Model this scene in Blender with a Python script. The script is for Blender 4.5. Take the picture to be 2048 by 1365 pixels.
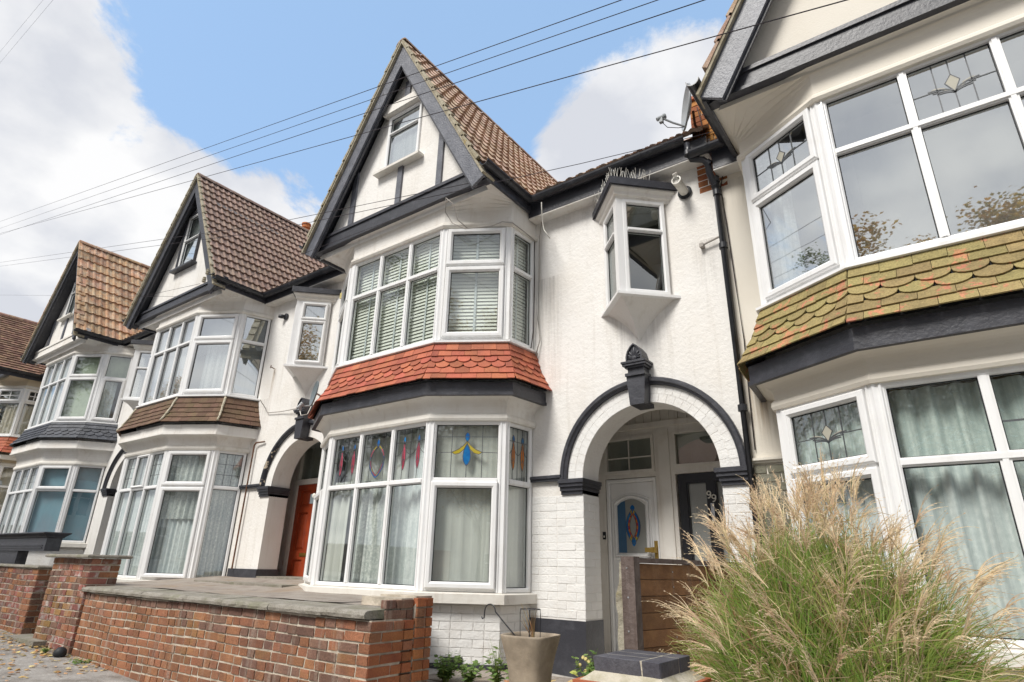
import bpy, bmesh, math, random
from mathutils import Vector, Matrix
random.seed(7)
PI = math.pi
S = bpy.context.scene
for o in list(bpy.data.objects): bpy.data.objects.remove(o)
# ---------------------------------------------------------------- camera, sky, sun, exposure
# the eye is the origin: z = 0 is eye height, the pavement lies about 1.45 m below it
cd = bpy.data.cameras.new('camera'); cam = bpy.data.objects.new('camera', cd); S.collection.objects.link(cam)
yaw, pit, rol = [math.radians(a) for a in (36.462, 20.892, 1.353)]
f = Vector((-math.sin(yaw)*math.cos(pit), math.cos(yaw)*math.cos(pit), math.sin(pit)))
r = Vector((math.cos(yaw), math.sin(yaw), 0)); u = r.cross(f)
r2 = math.cos(rol)*r+math.sin(rol)*u; u2 = -math.sin(rol)*r+math.cos(rol)*u
cam.matrix_world = Matrix(((r2.x, u2.x, -f.x, 0), (r2.y, u2.y, -f.y, 0), (r2.z, u2.z, -f.z, 0), (0, 0, 0, 1)))
cd.sensor_width = 36; cd.lens = 36*1191.05/2048; cd.clip_start = .05; cd.clip_end = 2000
S.camera = cam
S.view_settings.view_transform = 'Standard'; S.view_settings.look = 'None'; S.view_settings.gamma = 1
S.view_settings.exposure = 1.75
S.cycles.max_bounces = 8; S.cycles.transparent_max_bounces = 16; S.cycles.caustics_reflective = False; S.cycles.caustics_refractive = False
SUN_EL, SUN_AZ = math.radians(50), math.radians(189)      # azimuth measured from +Y clockwise
W = bpy.data.worlds.new('World'); S.world = W; W.use_nodes = True
def world():
    nt = W.node_tree; N = nt.nodes; L = nt.links; N.clear()
    out = N.new('ShaderNodeOutputWorld'); bg = N.new('ShaderNodeBackground'); L.new(bg.outputs[0], out.inputs[0])
    sky = N.new('ShaderNodeTexSky'); sky.sky_type = 'NISHITA'; sky.sun_disc = False
    sky.sun_elevation = SUN_EL; sky.sun_rotation = SUN_AZ; sky.dust_density = 1.0; sky.air_density = 1.0; sky.ozone_density = 1.5
    tc = N.new('ShaderNodeTexCoord'); nrm = N.new('ShaderNodeVectorMath'); nrm.operation = 'NORMALIZE'; L.new(tc.outputs['Generated'], nrm.inputs[0])
    sx = N.new('ShaderNodeSeparateXYZ'); L.new(nrm.outputs[0], sx.inputs[0])
    zz = N.new('ShaderNodeMath'); zz.operation = 'MAXIMUM'; zz.inputs[1].default_value = 0; L.new(sx.outputs[2], zz.inputs[0])
    za = N.new('ShaderNodeMath'); za.operation = 'ADD'; za.inputs[1].default_value = .35; L.new(zz.outputs[0], za.inputs[0])
    dv = N.new('ShaderNodeVectorMath'); dv.operation = 'DIVIDE'; cz = N.new('ShaderNodeCombineXYZ')
    for i in range(3): L.new(za.outputs[0], cz.inputs[i])
    L.new(nrm.outputs[0], dv.inputs[0]); L.new(cz.outputs[0], dv.inputs[1])
    n1 = N.new('ShaderNodeTexNoise'); n1.inputs['Scale'].default_value = 2.1; n1.inputs['Detail'].default_value = 12; n1.inputs['Roughness'].default_value = .66; n1.inputs['Distortion'].default_value = .5
    mp = N.new('ShaderNodeMapping'); mp.inputs['Location'].default_value = (3.1, 1.7, .4); L.new(dv.outputs[0], mp.inputs[0]); L.new(mp.outputs[0], n1.inputs['Vector'])
    acc = n1.outputs[0]
    # cloud banks in view: direction, cosine radius, weight (positive gathers cloud, negative opens blue)
    def pxdir(px, py):
        a = (px-1024)/1191.05; b = -(py-682.5)/1191.05; return (a*r2+b*u2+f).normalized()
    for px, py, w, c0 in ((130, 150, .10, .972), (290, 310, -.13, .988), (150, 360, -.09, .988), (420, 60, -.08, .985), (1290, 250, .34, .978), (150, 470, .10, .95), (720, 170, -.20, .955), (1000, 120, -.10, .96), (1300, 40, -.05, .975), (560, 400, .10, .985), (380, 420, .08, .98), (420, 150, -.07, .985), (30, 40, .05, .98), (540, 60, -.08, .97), (60, 330, .10, .97), (1180, 290, .10, .985), (1180, 30, -.12, .975), (1450, 60, -.1, .985)):
        d = N.new('ShaderNodeVectorMath'); d.operation = 'DOT_PRODUCT'; d.inputs[1].default_value = pxdir(px, py); L.new(nrm.outputs[0], d.inputs[0])
        mr = N.new('ShaderNodeMapRange'); mr.interpolation_type = 'SMOOTHSTEP'; mr.inputs[1].default_value = c0; mr.inputs[2].default_value = 1; mr.inputs[3].default_value = 0; mr.inputs[4].default_value = w
        L.new(d.outputs['Value'], mr.inputs[0])
        ad = N.new('ShaderNodeMath'); L.new(acc, ad.inputs[0]); L.new(mr.outputs[0], ad.inputs[1]); acc = ad.outputs[0]
    for dx, dy, dz_, w, c0 in ((-.5, -1, .6, .2, .55), (.6, -1, .7, .2, .6)):
        d = N.new('ShaderNodeVectorMath'); d.operation = 'DOT_PRODUCT'; d.inputs[1].default_value = Vector((dx, dy, dz_)).normalized(); L.new(nrm.outputs[0], d.inputs[0])
        mr = N.new('ShaderNodeMapRange'); mr.interpolation_type = 'SMOOTHSTEP'; mr.inputs[1].default_value = c0; mr.inputs[2].default_value = 1; mr.inputs[3].default_value = 0; mr.inputs[4].default_value = w
        L.new(d.outputs['Value'], mr.inputs[0]); ad = N.new('ShaderNodeMath'); L.new(acc, ad.inputs[0]); L.new(mr.outputs[0], ad.inputs[1]); acc = ad.outputs[0]
    # more cloud towards the horizon all round
    hz = N.new('ShaderNodeMapRange'); hz.inputs[1].default_value = .5; hz.inputs[2].default_value = .0; hz.inputs[3].default_value = 0; hz.inputs[4].default_value = .16; L.new(sx.outputs[2], hz.inputs[0])
    ad = N.new('ShaderNodeMath'); L.new(acc, ad.inputs[0]); L.new(hz.outputs[0], ad.inputs[1]); acc = ad.outputs[0]
    cr = N.new('ShaderNodeMapRange'); cr.interpolation_type = 'SMOOTHSTEP'; cr.inputs[1].default_value = .495; cr.inputs[2].default_value = .61; L.new(acc, cr.inputs[0])
    n2 = N.new('ShaderNodeTexNoise'); n2.inputs['Scale'].default_value = 4.6; n2.inputs['Detail'].default_value = 6; L.new(mp.outputs[0], n2.inputs['Vector'])
    cc = N.new('ShaderNodeMix'); cc.data_type = 'RGBA'; cc.inputs[6].default_value = (2.1, 2.17, 2.35, 1); cc.inputs[7].default_value = (2.95, 2.95, 2.97, 1)
    m2 = N.new('ShaderNodeMapRange'); m2.inputs[1].default_value = .38; m2.inputs[2].default_value = .62; L.new(n2.outputs[0], m2.inputs[0]); L.new(m2.outputs[0], cc.inputs[0])
    skm = N.new('ShaderNodeMix'); skm.data_type = 'RGBA'; skm.inputs[0].default_value = .75; skm.inputs[7].default_value = (1.12, 1.72, 2.55, 1); L.new(sky.outputs[0], skm.inputs[6])
    mx = N.new('ShaderNodeMix'); mx.data_type = 'RGBA'; L.new(cr.outputs[0], mx.inputs[0]); L.new(skm.outputs[2], mx.inputs[6]); L.new(cc.outputs[2], mx.inputs[7])
    L.new(mx.outputs[2], bg.inputs[0]); bg.inputs[1].default_value = .1
world()
sl = bpy.data.lights.new('sun', 'SUN'); sl.energy = 1.18; sl.angle = math.radians(20); sl.color = (1, .965, .91)
sun = bpy.data.objects.new('sun', sl); S.collection.objects.link(sun)
sd = Vector((math.sin(SUN_AZ)*math.cos(SUN_EL), math.cos(SUN_AZ)*math.cos(SUN_EL), math.sin(SUN_EL)))
sun.rotation_euler = sd.to_track_quat('Z', 'Y').to_euler()

# ---------------------------------------------------------------- materials
def mat(name, col, col2=None, nscale=3., thr=(.45, .65), rough=.7, var=.0, hue=.0, bump=0., bscale=60., spec=.35, dirt=None, fold_shading=None, dscale=1.2, dthr=(.55, .8), detail=6, fine=.0, metal=0., streak=None, blotch=.0):
    m = bpy.data.materials.new(name); m.use_nodes = True; nt = m.node_tree; N = nt.nodes; L = nt.links
    b = N['Principled BSDF']; b.inputs['Roughness'].default_value = rough; b.inputs['Metallic'].default_value = metal
    b.inputs['Specular IOR Level'].default_value = spec
    g = N.new('ShaderNodeNewGeometry'); pos = g.outputs['Position']
    def noise(s, d=detail, vec=pos, ro=.6):
        n = N.new('ShaderNodeTexNoise'); n.inputs['Scale'].default_value = s; n.inputs['Detail'].default_value = d; n.inputs['Roughness'].default_value = ro; L.new(vec, n.inputs['Vector']); return n.outputs[0]
    def mrange(v, a, c, lo=0., hi=1.):
        k = N.new('ShaderNodeMapRange'); k.inputs[1].default_value = a; k.inputs[2].default_value = c; k.inputs[3].default_value = lo; k.inputs[4].default_value = hi; L.new(v, k.inputs[0]); return k.outputs[0]
    def mix(fac, a, c, mode='MIX'):
        k = N.new('ShaderNodeMix'); k.data_type = 'RGBA'; k.blend_type = mode
        if isinstance(fac, float): k.inputs[0].default_value = fac
        else: L.new(fac, k.inputs[0])
        for i, v in ((6, a), (7, c)):
            if isinstance(v, tuple): k.inputs[i].default_value = (*v, 1)
            else: L.new(v, k.inputs[i])
        return k.outputs[2]
    c = col
    if col2: c = mix(mrange(noise(nscale), *thr), col, col2)
    if dirt: c = mix(mrange(noise(dscale, 8, ro=.7), dthr[0], dthr[1], 0, .8), c, dirt)
    if streak:   # vertical weather streaks
        mp = N.new('ShaderNodeMapping'); mp.inputs['Scale'].default_value = (9, 9, .55); L.new(pos, mp.inputs[0])
        c = mix(mrange(noise(1., 7, mp.outputs[0], .65), .54, .78, 0, .65), c, streak)
    if fold_shading:  # vertical stripes coloured in for shade between folds and denser gathers
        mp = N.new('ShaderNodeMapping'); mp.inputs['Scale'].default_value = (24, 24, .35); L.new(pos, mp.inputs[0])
        c = mix(mrange(noise(1., 5, mp.outputs[0], .6), .42, .68, 0, .85), c, fold_shading)
    if var or hue:
        oi = N.new('ShaderNodeObjectInfo'); a = N.new('ShaderNodeMath'); a.operation = 'ADD'; L.new(oi.outputs['Random'], a.inputs[0]); L.new(g.outputs['Random Per Island'], a.inputs[1])
        fr = N.new('ShaderNodeMath'); fr.operation = 'FRACT'; L.new(a.outputs[0], fr.inputs[0])
        m7 = N.new('ShaderNodeMath'); m7.operation = 'MULTIPLY'; m7.inputs[1].default_value = 7.31; L.new(fr.outputs[0], m7.inputs[0]); f2 = N.new('ShaderNodeMath'); f2.operation = 'FRACT'; L.new(m7.outputs[0], f2.inputs[0])
        h = N.new('ShaderNodeHueSaturation'); L.new(mrange(fr.outputs[0], 0, 1, 1-var, 1+var), h.inputs['Value']); L.new(mrange(f2.outputs[0], 0, 1, .5-hue, .5+hue), h.inputs['Hue'])
        if isinstance(c, tuple): h.inputs['Color'].default_value = (*c, 1)
        else: L.new(c, h.inputs['Color'])
        c = h.outputs[0]
    if fine:
        c = mix(fine, c, mix(mrange(noise(90, 4), .3, .7), (0., 0., 0.), (1., 1., 1.)), 'OVERLAY')
    if blotch:
        c = mix(blotch, c, mix(mrange(noise(7, 6), .3, .7), (.15, .15, .15), (.85, .85, .85)), 'OVERLAY')
    if isinstance(c, tuple): b.inputs['Base Color'].default_value = (*c, 1)
    else: L.new(c, b.inputs['Base Color'])
    if bump:
        bp = N.new('ShaderNodeBump'); bp.inputs['Strength'].default_value = min(1, bump); bp.inputs['Distance'].default_value = .012
        n1 = noise(bscale, 5); n2 = noise(bscale*.12, 4); a = N.new('ShaderNodeMath'); a.operation = 'ADD'; L.new(n1, a.inputs[0]); L.new(n2, a.inputs[1]); L.new(a.outputs[0], bp.inputs['Height']); L.new(bp.outputs[0], b.inputs['Normal'])
    return m
WHITE = (.82, .80, .765)
M = dict(
 white_render=mat('white_render', WHITE, (.74, .70, .64), .9, (.45, .75), .85, bump=.62, bscale=30, dirt=(.50, .45, .38), dscale=1.1, dthr=(.60, .88), streak=(.60, .56, .50)),
 white_smooth=mat('white_smooth', (.81, .785, .74), (.70, .65, .58), 2.2, (.45, .85), .75, bump=.25, bscale=25, dirt=(.40, .34, .27), dscale=2.4, dthr=(.58, .86), streak=(.55, .48, .40)),
 cream_render=mat('cream_render', (.76, .715, .63), (.72, .665, .57), .8, (.4, .7), .85, bump=.18, bscale=60, dirt=(.52, .45, .35), dscale=.9, dthr=(.6, .9)),
 tan_render=mat('tan_render', (.58, .49, .36), None, rough=.9, bump=.3, bscale=50),
 olive_brick=mat('olive_brick', (.17, .165, .12), (.24, .23, .18), 5, rough=.8, var=.12, bump=.4, bscale=50),
 white_brick=mat('white_brick', (.80, .79, .765), (.72, .69, .65), 3, (.5, .8), .62, var=.03, bump=.5, bscale=45, dirt=(.48, .42, .35), dscale=4, dthr=(.62, .9)),
 white_joint=mat('white_joint', (.78, .765, .74), (.66, .63, .58), 5, (.5, .8), .8, bump=.3),
 upvc=mat('upvc', (.84, .84, .835), (.76, .75, .73), 4, (.5, .9), .32, spec=.5, streak=(.66, .64, .60)),
 old_white_paint=mat('old_white_paint', (.74, .71, .65), (.58, .53, .46), 5, (.48, .85), .55, bump=.2, bscale=30, streak=(.50, .44, .36), dirt=(.36, .31, .25), dscale=5, dthr=(.62, .85)),
 porch_paint=mat('porch_paint', (.72, .69, .64), (.60, .56, .49), 4, (.5, .85), .6, streak=(.48, .42, .35), bump=.1),
 black_paint=mat('black_paint', (.040, .041, .050), (.075, .077, .09), 8, (.5, .8), .42, spec=.5, bump=.3, bscale=40, dirt=(.16, .16, .17), dscale=7, dthr=(.60, .85)),
 black_paint_peeling=mat('black_paint_peeling', (.026, .027, .036), (.52, .44, .33), 14, (.56, .60), .5, bump=.4, bscale=40),
 grey_paint=mat('grey_paint', (.10, .105, .125), (.17, .175, .20), 6, (.4, .7), .38, spec=.5, bump=.5, bscale=50, dirt=(.03, .03, .035), dscale=12, dthr=(.62, .68)),
 black_plastic=mat('black_plastic', (.020, .021, .026), (.045, .047, .055), 5, (.5, .8), .34, spec=.5, streak=(.10, .10, .11)),
 black_door=mat('black_door', (.018, .018, .021), rough=.35),
 seal=mat('seal', (.02, .022, .025), rough=.6),
 lead=mat('lead', (.30, .35, .41), (.42, .46, .52), 5, (.4, .7), .55, bump=.3, bscale=20, streak=(.55, .56, .58)),
 terracotta=mat('terracotta', (.43, .125, .07), (.33, .10, .06), 6, (.4, .7), .75, var=.24, hue=.008, bump=.4, bscale=70, fine=.12, dirt=(.32, .20, .10), dscale=3.2, dthr=(.60, .85)),
 brown_tile=mat('brown_tile', (.155, .092, .062), (.12, .08, .045), 6, (.4, .7), .85, var=.18, hue=.01, bump=.5, bscale=90, fine=.2, dirt=(.14, .13, .05), dscale=2.5, dthr=(.55, .8)),
 slate=mat('slate', (.040, .044, .055), (.075, .08, .095), 8, (.4, .7), .5, var=.25, bump=.4, bscale=60),
 painted_tile=mat('painted_tile', (.30, .235, .10), (.46, .20, .11), 9, (.565, .59), .8, var=.14, hue=.012, bump=.7, bscale=45, dirt=(.19, .15, .065), dscale=14, dthr=(.48, .72), fine=.25),
 roof_one=mat('roof_one', (.39, .265, .19), (.48, .36, .28), 9, (.4, .65), .9, var=.22, hue=.012, bump=.6, bscale=60, fine=.3, dirt=(.22, .17, .09), dscale=6, dthr=(.5, .8)),
 roof_two=mat('roof_two', (.27, .185, .145), (.33, .24, .19), 9, (.4, .65), .9, var=.12, hue=.008, bump=.5, bscale=60, fine=.25, dirt=(.16, .12, .08), dscale=2.5, dthr=(.55, .85)),
 roof_three=mat('roof_three', (.43, .245, .14), (.47, .35, .24), 8, (.42, .62), .9, var=.25, hue=.012, bump=.6, bscale=60, fine=.3, dirt=(.28, .24, .16), dscale=7, dthr=(.5, .75)),
 roof_four=mat('roof_four', (.22, .125, .09), (.30, .19, .12), 9, (.4, .65), .9, var=.35, hue=.012, bump=.5, bscale=60, fine=.3),
 verge=mat('verge', (.42, .38, .29), (.30, .26, .18), 12, (.4, .6), .95, bump=.8, bscale=50, dirt=(.42, .30, .06), dscale=6, dthr=(.6, .75)),
 brick=mat('brick', (.31, .135, .068), (.22, .10, .058), 5, (.4, .65), .85, var=.22, hue=.006, bump=.6, bscale=70, fine=.28, dirt=(.24, .16, .045), dscale=1.0, dthr=(.52, .72), streak=(.40, .34, .28)),
 brick_dark=mat('brick_dark', (.16, .088, .065), (.21, .115, .08), 7, (.4, .65), .88, streak=(.42, .37, .31), var=.2, hue=.006, bump=.6, bscale=70, fine=.28),
 brick_pink=mat('brick_pink', (.27, .115, .085), (.42, .36, .33), 9, (.52, .66), .9, var=.25, hue=.012, bump=.6, bscale=70, fine=.25),
 brick_orange=mat('brick_orange', (.34, .125, .05), (.27, .09, .04), 6, (.4, .65), .85, var=.2, hue=.007, bump=.5, bscale=70, fine=.25),
 brick_yellow=mat('brick_yellow', (.50, .25, .075), (.42, .18, .05), 6, (.4, .65), .85, var=.2, hue=.014, bump=.5, bscale=70, fine=.25),
 mortar=mat('mortar', (.62, .55, .45), (.44, .38, .30), 9, (.4, .65), .95, bump=.9, bscale=60, dirt=(.14, .12, .09), dscale=4, dthr=(.5, .75)),
 mortar_pale=mat('mortar_pale', (.55, .50, .40), (.40, .36, .25), 14, (.4, .65), .95, bump=1., bscale=40),
 coping=mat('coping', (.30, .275, .235), (.21, .19, .155), 8, (.4, .65), .9, bump=.8, bscale=60, fine=.3, dirt=(.16, .17, .08), dscale=3, dthr=(.5, .75)),
 patio=mat('patio', (.33, .29, .25), (.24, .20, .17), 4, (.4, .65), .85, bump=.6, bscale=30, fine=.2, dirt=(.30, .20, .11), dscale=1.3, dthr=(.5, .75)),
 blue_brick=mat('blue_brick', (.060, .058, .070), (.09, .088, .10), 9, (.4, .65), .65, var=.15, bump=.4, bscale=60, fine=.2, dirt=(.3, .28, .24), dscale=16, dthr=(.66, .8)),
 red_tile=mat('red_tile', (.40, .12, .055), None, rough=.7, var=.15, bump=.3),
 garden_concrete=mat('garden_concrete', (.50, .47, .43), (.42, .39, .35), 6, rough=.9, bump=.5, fine=.15),
 asphalt=mat('asphalt', (.26, .25, .24), (.32, .31, .30), 30, (.4, .65), .9, bump=.8, bscale=120, fine=.3, dirt=(.055, .052, .05), dscale=.8),
 paving=mat('paving', (.31, .29, .265), (.38, .36, .33), 12, (.4, .65), .9, bump=.7, bscale=90, fine=.35, dirt=(.13, .11, .09), dscale=3.5, dthr=(.45, .7)),
 soil=mat('soil', (.05, .037, .025), (.085, .065, .045), 12, (.4, .65), .95, bump=1., bscale=30, fine=.3),
 concrete=mat('concrete', (.36, .33, .26), (.24, .21, .15), 9, (.4, .65), .95, bump=1., bscale=30, dirt=(.36, .30, .10), dscale=8, dthr=(.58, .7)),
 fence_wood=mat('fence_wood', (.19, .09, .038), (.29, .145, .06), 9, (.4, .7), .7, var=.2, bump=.5, bscale=40, streak=(.22, .18, .15)),
 fence_grey=mat('fence_grey', (.10, .072, .062), (.18, .14, .125), 14, (.45, .75), .8, bump=.5, bscale=50, streak=(.24, .20, .19)),
 red_door=mat('red_door', (.38, .065, .022), (.27, .045, .018), 5, (.4, .7), .38, spec=.5, bump=.1),
 brass=mat('brass', (.45, .30, .08), rough=.35, metal=.8),
 steel=mat('steel', (.55, .56, .58), (.35, .34, .33), 20, (.4, .7), .4, metal=.7),
 rust=mat('rust', (.10, .055, .035), (.19, .09, .05), 15, (.4, .6), .85, bump=.5),
 dish_grey=mat('dish_grey', (.30, .32, .33), (.40, .41, .41), 5, (.4, .7), .5),
 dish_dark=mat('dish_dark', (.16, .19, .205), rough=.45),
 pot_orange=mat('pot_orange', (.48, .17, .06), (.35, .11, .04), 9, rough=.85, bump=.4),
 planter=mat('planter', (.36, .295, .22), (.23, .185, .135), 4, (.4, .7), .75, bump=.35, bscale=20, streak=(.26, .22, .17), blotch=.3),
 plastic_white=mat('plastic_white', (.76, .74, .68), (.6, .57, .5), 10, rough=.5),
 plastic_yellow=mat('plastic_yellow', (.60, .50, .20), rough=.5),
 cable=mat('cable', (.035, .025, .03), rough=.6),
 cable_grey=mat('cable_grey', (.36, .33, .30), rough=.7),
 curtain_white=mat('curtain_white', (.88, .91, .90), (.66, .71, .71), 26, (.35, .65), .9, fold_shading=(.50, .57, .58)),
 curtain_lace=mat('curtain_lace', (.82, .84, .80), (.56, .60, .58), 34, (.42, .58), .9, fold_shading=(.34, .38, .38)),
 curtain_grey=mat('curtain_grey', (.72, .73, .68), (.64, .65, .61), 3, rough=.9, fold_shading=(.56, .57, .54)),
 curtain_cream=mat('curtain_cream', (.60, .53, .43), None, rough=.9),
 blind_slat=mat('blind_slat', (.84, .86, .78), None, rough=.6),
 blind_green=mat('blind_green', (.45, .52, .40), (.40, .46, .36), 8, rough=.8),
 blind_blue=mat('blind_blue', (.24, .42, .52), (.28, .38, .47), 2, rough=.8),
 blind_pale=mat('blind_pale', (.76, .78, .80), (.70, .72, .74), 2, rough=.8),
 room=mat('room', (.42, .41, .39), None, rough=.9),
 leadline=mat('leadline', (.10, .105, .11), rough=.5, metal=.3),
 glass_red=mat('glass_red', (.36, .035, .07), (.52, .08, .13), 8, rough=.25), glass_blue=mat('glass_blue', (.012, .11, .34), (.02, .2, .45), 9, rough=.25),
 glass_yellow=mat('glass_yellow', (.42, .33, .03), (.5, .4, .08), 9, rough=.25), glass_orange=mat('glass_orange', (.62, .19, .02), (.7, .27, .04), 9, rough=.25), glass_amber=mat('glass_amber', (.42, .40, .33), rough=.25),
 leaf_green=mat('leaf_green', (.17, .28, .07), (.26, .34, .12), 20, rough=.6, var=.35, hue=.02), leaf_yellow=mat('leaf_yellow', (.48, .48, .12), (.32, .38, .09), 20, rough=.6, var=.25, hue=.02),
 leaf_fallen=mat('leaf_fallen', (.74, .56, .28), (.50, .27, .09), 12, rough=.8, var=.4, hue=.03),
 blade_green=mat('blade_green', (.20, .31, .05), (.38, .46, .13), 5, (.4, .7), .55, var=.4, hue=.025), blade_dry=mat('blade_dry', (.54, .44, .25), (.36, .22, .10), 7, rough=.7, var=.35, hue=.015),
 plume=mat('plume', (.82, .68, .47), (.60, .42, .27), 9, rough=.8, var=.3, hue=.012),
 bark=mat('bark', (.09, .07, .055), (.14, .12, .10), 12, rough=.9, bump=.6), tree_leaf=mat('tree_leaf', (.10, .15, .045), (.19, .17, .05), 1.2, rough=.7, var=.4, hue=.03), tree_gold=mat('tree_gold', (.42, .24, .05), (.20, .17, .05), 1.1, rough=.7, var=.4, hue=.02),
 kerb=mat('kerb', (.26, .25, .24), None, rough=.9, bump=.5), car_paint=mat('car_paint', (.05, .06, .07), rough=.25, spec=.6), tyre=mat('tyre', (.02, .02, .02), rough=.8),
)
def leafy(m):
    nt = m.node_tree; N = nt.nodes; L = nt.links; b = N['Principled BSDF']; o = [n for n in N if n.type == 'OUTPUT_MATERIAL'][0]; t = N.new('ShaderNodeBsdfTranslucent'); x = N.new('ShaderNodeMixShader'); x.inputs[0].default_value = .38
    src = b.inputs['Base Color'].links[0].from_socket; L.new(src, t.inputs[0]); L.new(b.outputs[0], x.inputs[1]); L.new(t.outputs[0], x.inputs[2]); L.new(x.outputs[0], o.inputs[0])
for k_ in ('leaf_green', 'leaf_yellow', 'leaf_fallen', 'blade_green', 'blade_dry', 'plume', 'tree_leaf', 'tree_gold'): leafy(M[k_])
def glassmat(name, refl, tint=(.97, .985, .975), wav=.0):
    m = bpy.data.materials.new(name); m.use_nodes = True; nt = m.node_tree; N = nt.nodes; L = nt.links; N.clear()
    o = N.new('ShaderNodeOutputMaterial'); t = N.new('ShaderNodeBsdfTransparent'); t.inputs[0].default_value = (*tint, 1)
    g = N.new('ShaderNodeBsdfGlossy'); g.inputs['Roughness'].default_value = .015; g.inputs[0].default_value = (.92, .95, .96, 1)
    lw = N.new('ShaderNodeFresnel'); lw.inputs[0].default_value = 1.6
    mr = N.new('ShaderNodeMapRange'); mr.inputs[1].default_value = 0; mr.inputs[2].default_value = .6; mr.inputs[3].default_value = refl; mr.inputs[4].default_value = min(1, refl+.55); L.new(lw.outputs[0], mr.inputs[0])
    ge = N.new('ShaderNodeNewGeometry'); n = N.new('ShaderNodeTexNoise'); n.inputs['Scale'].default_value = 2.2 if wav < .5 else 14; n.inputs['Detail'].default_value = 2; L.new(ge.outputs['Position'], n.inputs['Vector'])
    b = N.new('ShaderNodeBump'); b.inputs['Strength'].default_value = .04+wav*.45; b.inputs['Distance'].default_value = .012; L.new(n.outputs[0], b.inputs['Height']); L.new(b.outputs[0], g.inputs['Normal'])
    fb = N.new('ShaderNodeMath'); fb.operation = 'SUBTRACT'; fb.inputs[0].default_value = 1; L.new(ge.outputs['Backfacing'], fb.inputs[1]); fm = N.new('ShaderNodeMath'); fm.operation = 'MULTIPLY'; L.new(mr.outputs[0], fm.inputs[0]); L.new(fb.outputs[0], fm.inputs[1])
    x = N.new('ShaderNodeMixShader'); L.new(fm.outputs[0], x.inputs[0]); L.new(t.outputs[0], x.inputs[1]); L.new(g.outputs[0], x.inputs[2]); L.new(x.outputs[0], o.inputs[0]); return m
M['glass'] = glassmat('glass', .13); M['glass_bright'] = glassmat('glass_bright', .50); M['glass_dim'] = glassmat('glass_dim', .16, (.75, .78, .76)); M['glass_wavy'] = glassmat('glass_wavy', .12, (.93, .96, .94), .8)
def frosted(name, c):
    m = mat(name, c, None, rough=.3, spec=.6, bump=.25, bscale=90); return m
M['frosted'] = frosted('frosted', (.27, .275, .26)); M['frosted_blue'] = frosted('frosted_blue', (.04, .115, .22))

# ---------------------------------------------------------------- mesh helpers
C = S.collection
class MB:
    def __init__(s): s.v = []; s.f = []
    def poly(s, pts): n = len(s.v); s.v += [tuple(p) for p in pts]; s.f.append(list(range(n, n+len(pts)))); return s
    def hexa(s, p):        # 8 points: 0-3 bottom ring, 4-7 top ring
        n = len(s.v); s.v += [tuple(q) for q in p]
        s.f += [[n+3, n+2, n+1, n], [n+4, n+5, n+6, n+7]]+[[n+i, n+(i+1) % 4, n+4+(i+1) % 4, n+4+i] for i in range(4)]; return s
    def box(s, x0, x1, y0, y1, z0, z1): return s.hexa([(x0, y0, z0), (x1, y0, z0), (x1, y1, z0), (x0, y1, z0), (x0, y0, z1), (x1, y0, z1), (x1, y1, z1), (x0, y1, z1)])
    def prism(s, pts, off):  # polygon extruded by a vector
        n = len(s.v); k = len(pts); off = Vector(off); s.v += [tuple(p) for p in pts]+[tuple(Vector(p)+off) for p in pts]
        s.f += [list(range(n, n+k)), list(range(n+2*k-1, n+k-1, -1))]+[[n+i, n+k+i, n+k+(i+1) % k, n+(i+1) % k] for i in range(k)]; return s
    def loft(s, rings, closed=False, cap=False):
        k = len(rings[0]); n = len(s.v)
        for q in rings: s.v += [tuple(p) for p in q]
        for j in range(len(rings)-1):
            for i in range(k if closed else k-1):
                a = n+j*k+i; b = n+j*k+(i+1) % k; s.f.append([a, b, b+k, a+k])
        if cap: s.f.append(list(range(n+k-1, n-1, -1))); m = n+(len(rings)-1)*k; s.f.append(list(range(m, m+k)))
        return s
    def tube(s, pts, rad, k=8, cap=True):
        pts = [Vector(p) for p in pts]; rings = []
        for i, p in enumerate(pts):
            d = (pts[min(i+1, len(pts)-1)]-pts[max(i-1, 0)]).normalized()
            a = d.cross(Vector((0, 0, 1))); a = a.normalized() if a.length > 1e-3 else Vector((1, 0, 0)); b = d.cross(a)
            rr = rad[i] if isinstance(rad, (list, tuple)) else rad
            rings.append([p+rr*(math.cos(t)*a+math.sin(t)*b) for t in [2*PI*j/k for j in range(k)]])
        return s.loft(rings, True, cap)
    def lathe(s, c, prof, axis=(0, 0, 1), k=16, cap=True):
        ax = Vector(axis).normalized(); a = ax.cross(Vector((0, 0, 1))); a = a.normalized() if a.length > 1e-3 else Vector((1, 0, 0)); b = ax.cross(a); c = Vector(c)
        return s.loft([[c+ax*h+rr*(math.cos(t)*a+math.sin(t)*b) for t in [2*PI*j/k for j in range(k)]] for rr, h in prof], True, cap)
    def mesh(s, name, smooth=False, fix=True):
        me = bpy.data.meshes.new(name); me.from_pydata(s.v, [], s.f); me.validate()
        if fix:
            bm = bmesh.new(); bm.from_mesh(me); bmesh.ops.recalc_face_normals(bm, faces=bm.faces); bm.to_mesh(me); bm.free()
        if smooth: me.shade_smooth()
        return me
def obj(name, mb, m, parent=None, kind=None, smooth=False, fix=True):
    me = mb.mesh(name, smooth, fix) if isinstance(mb, MB) else mb
    if m is not None and len(me.materials) == 0: me.materials.append(M[m] if isinstance(m, str) else m)
    o = bpy.data.objects.new(name, me); C.objects.link(o)
    if parent: o.parent = parent; o.matrix_parent_inverse = parent_inv(parent)
    if kind: o['kind'] = kind
    return o
def tag(o, label, cat=None, group=None):
    o['label'] = label
    if cat: o['category'] = cat
    if group: o['group'] = group
    return o
def thing(name, label, cat, loc=(0, 0, 0), group=None):
    o = bpy.data.objects.new(name, None); C.objects.link(o); o.location = loc; o.empty_display_size = .2
    o.matrix_world = Matrix.Translation(loc); tag(o, label, cat, group); return o
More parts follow.
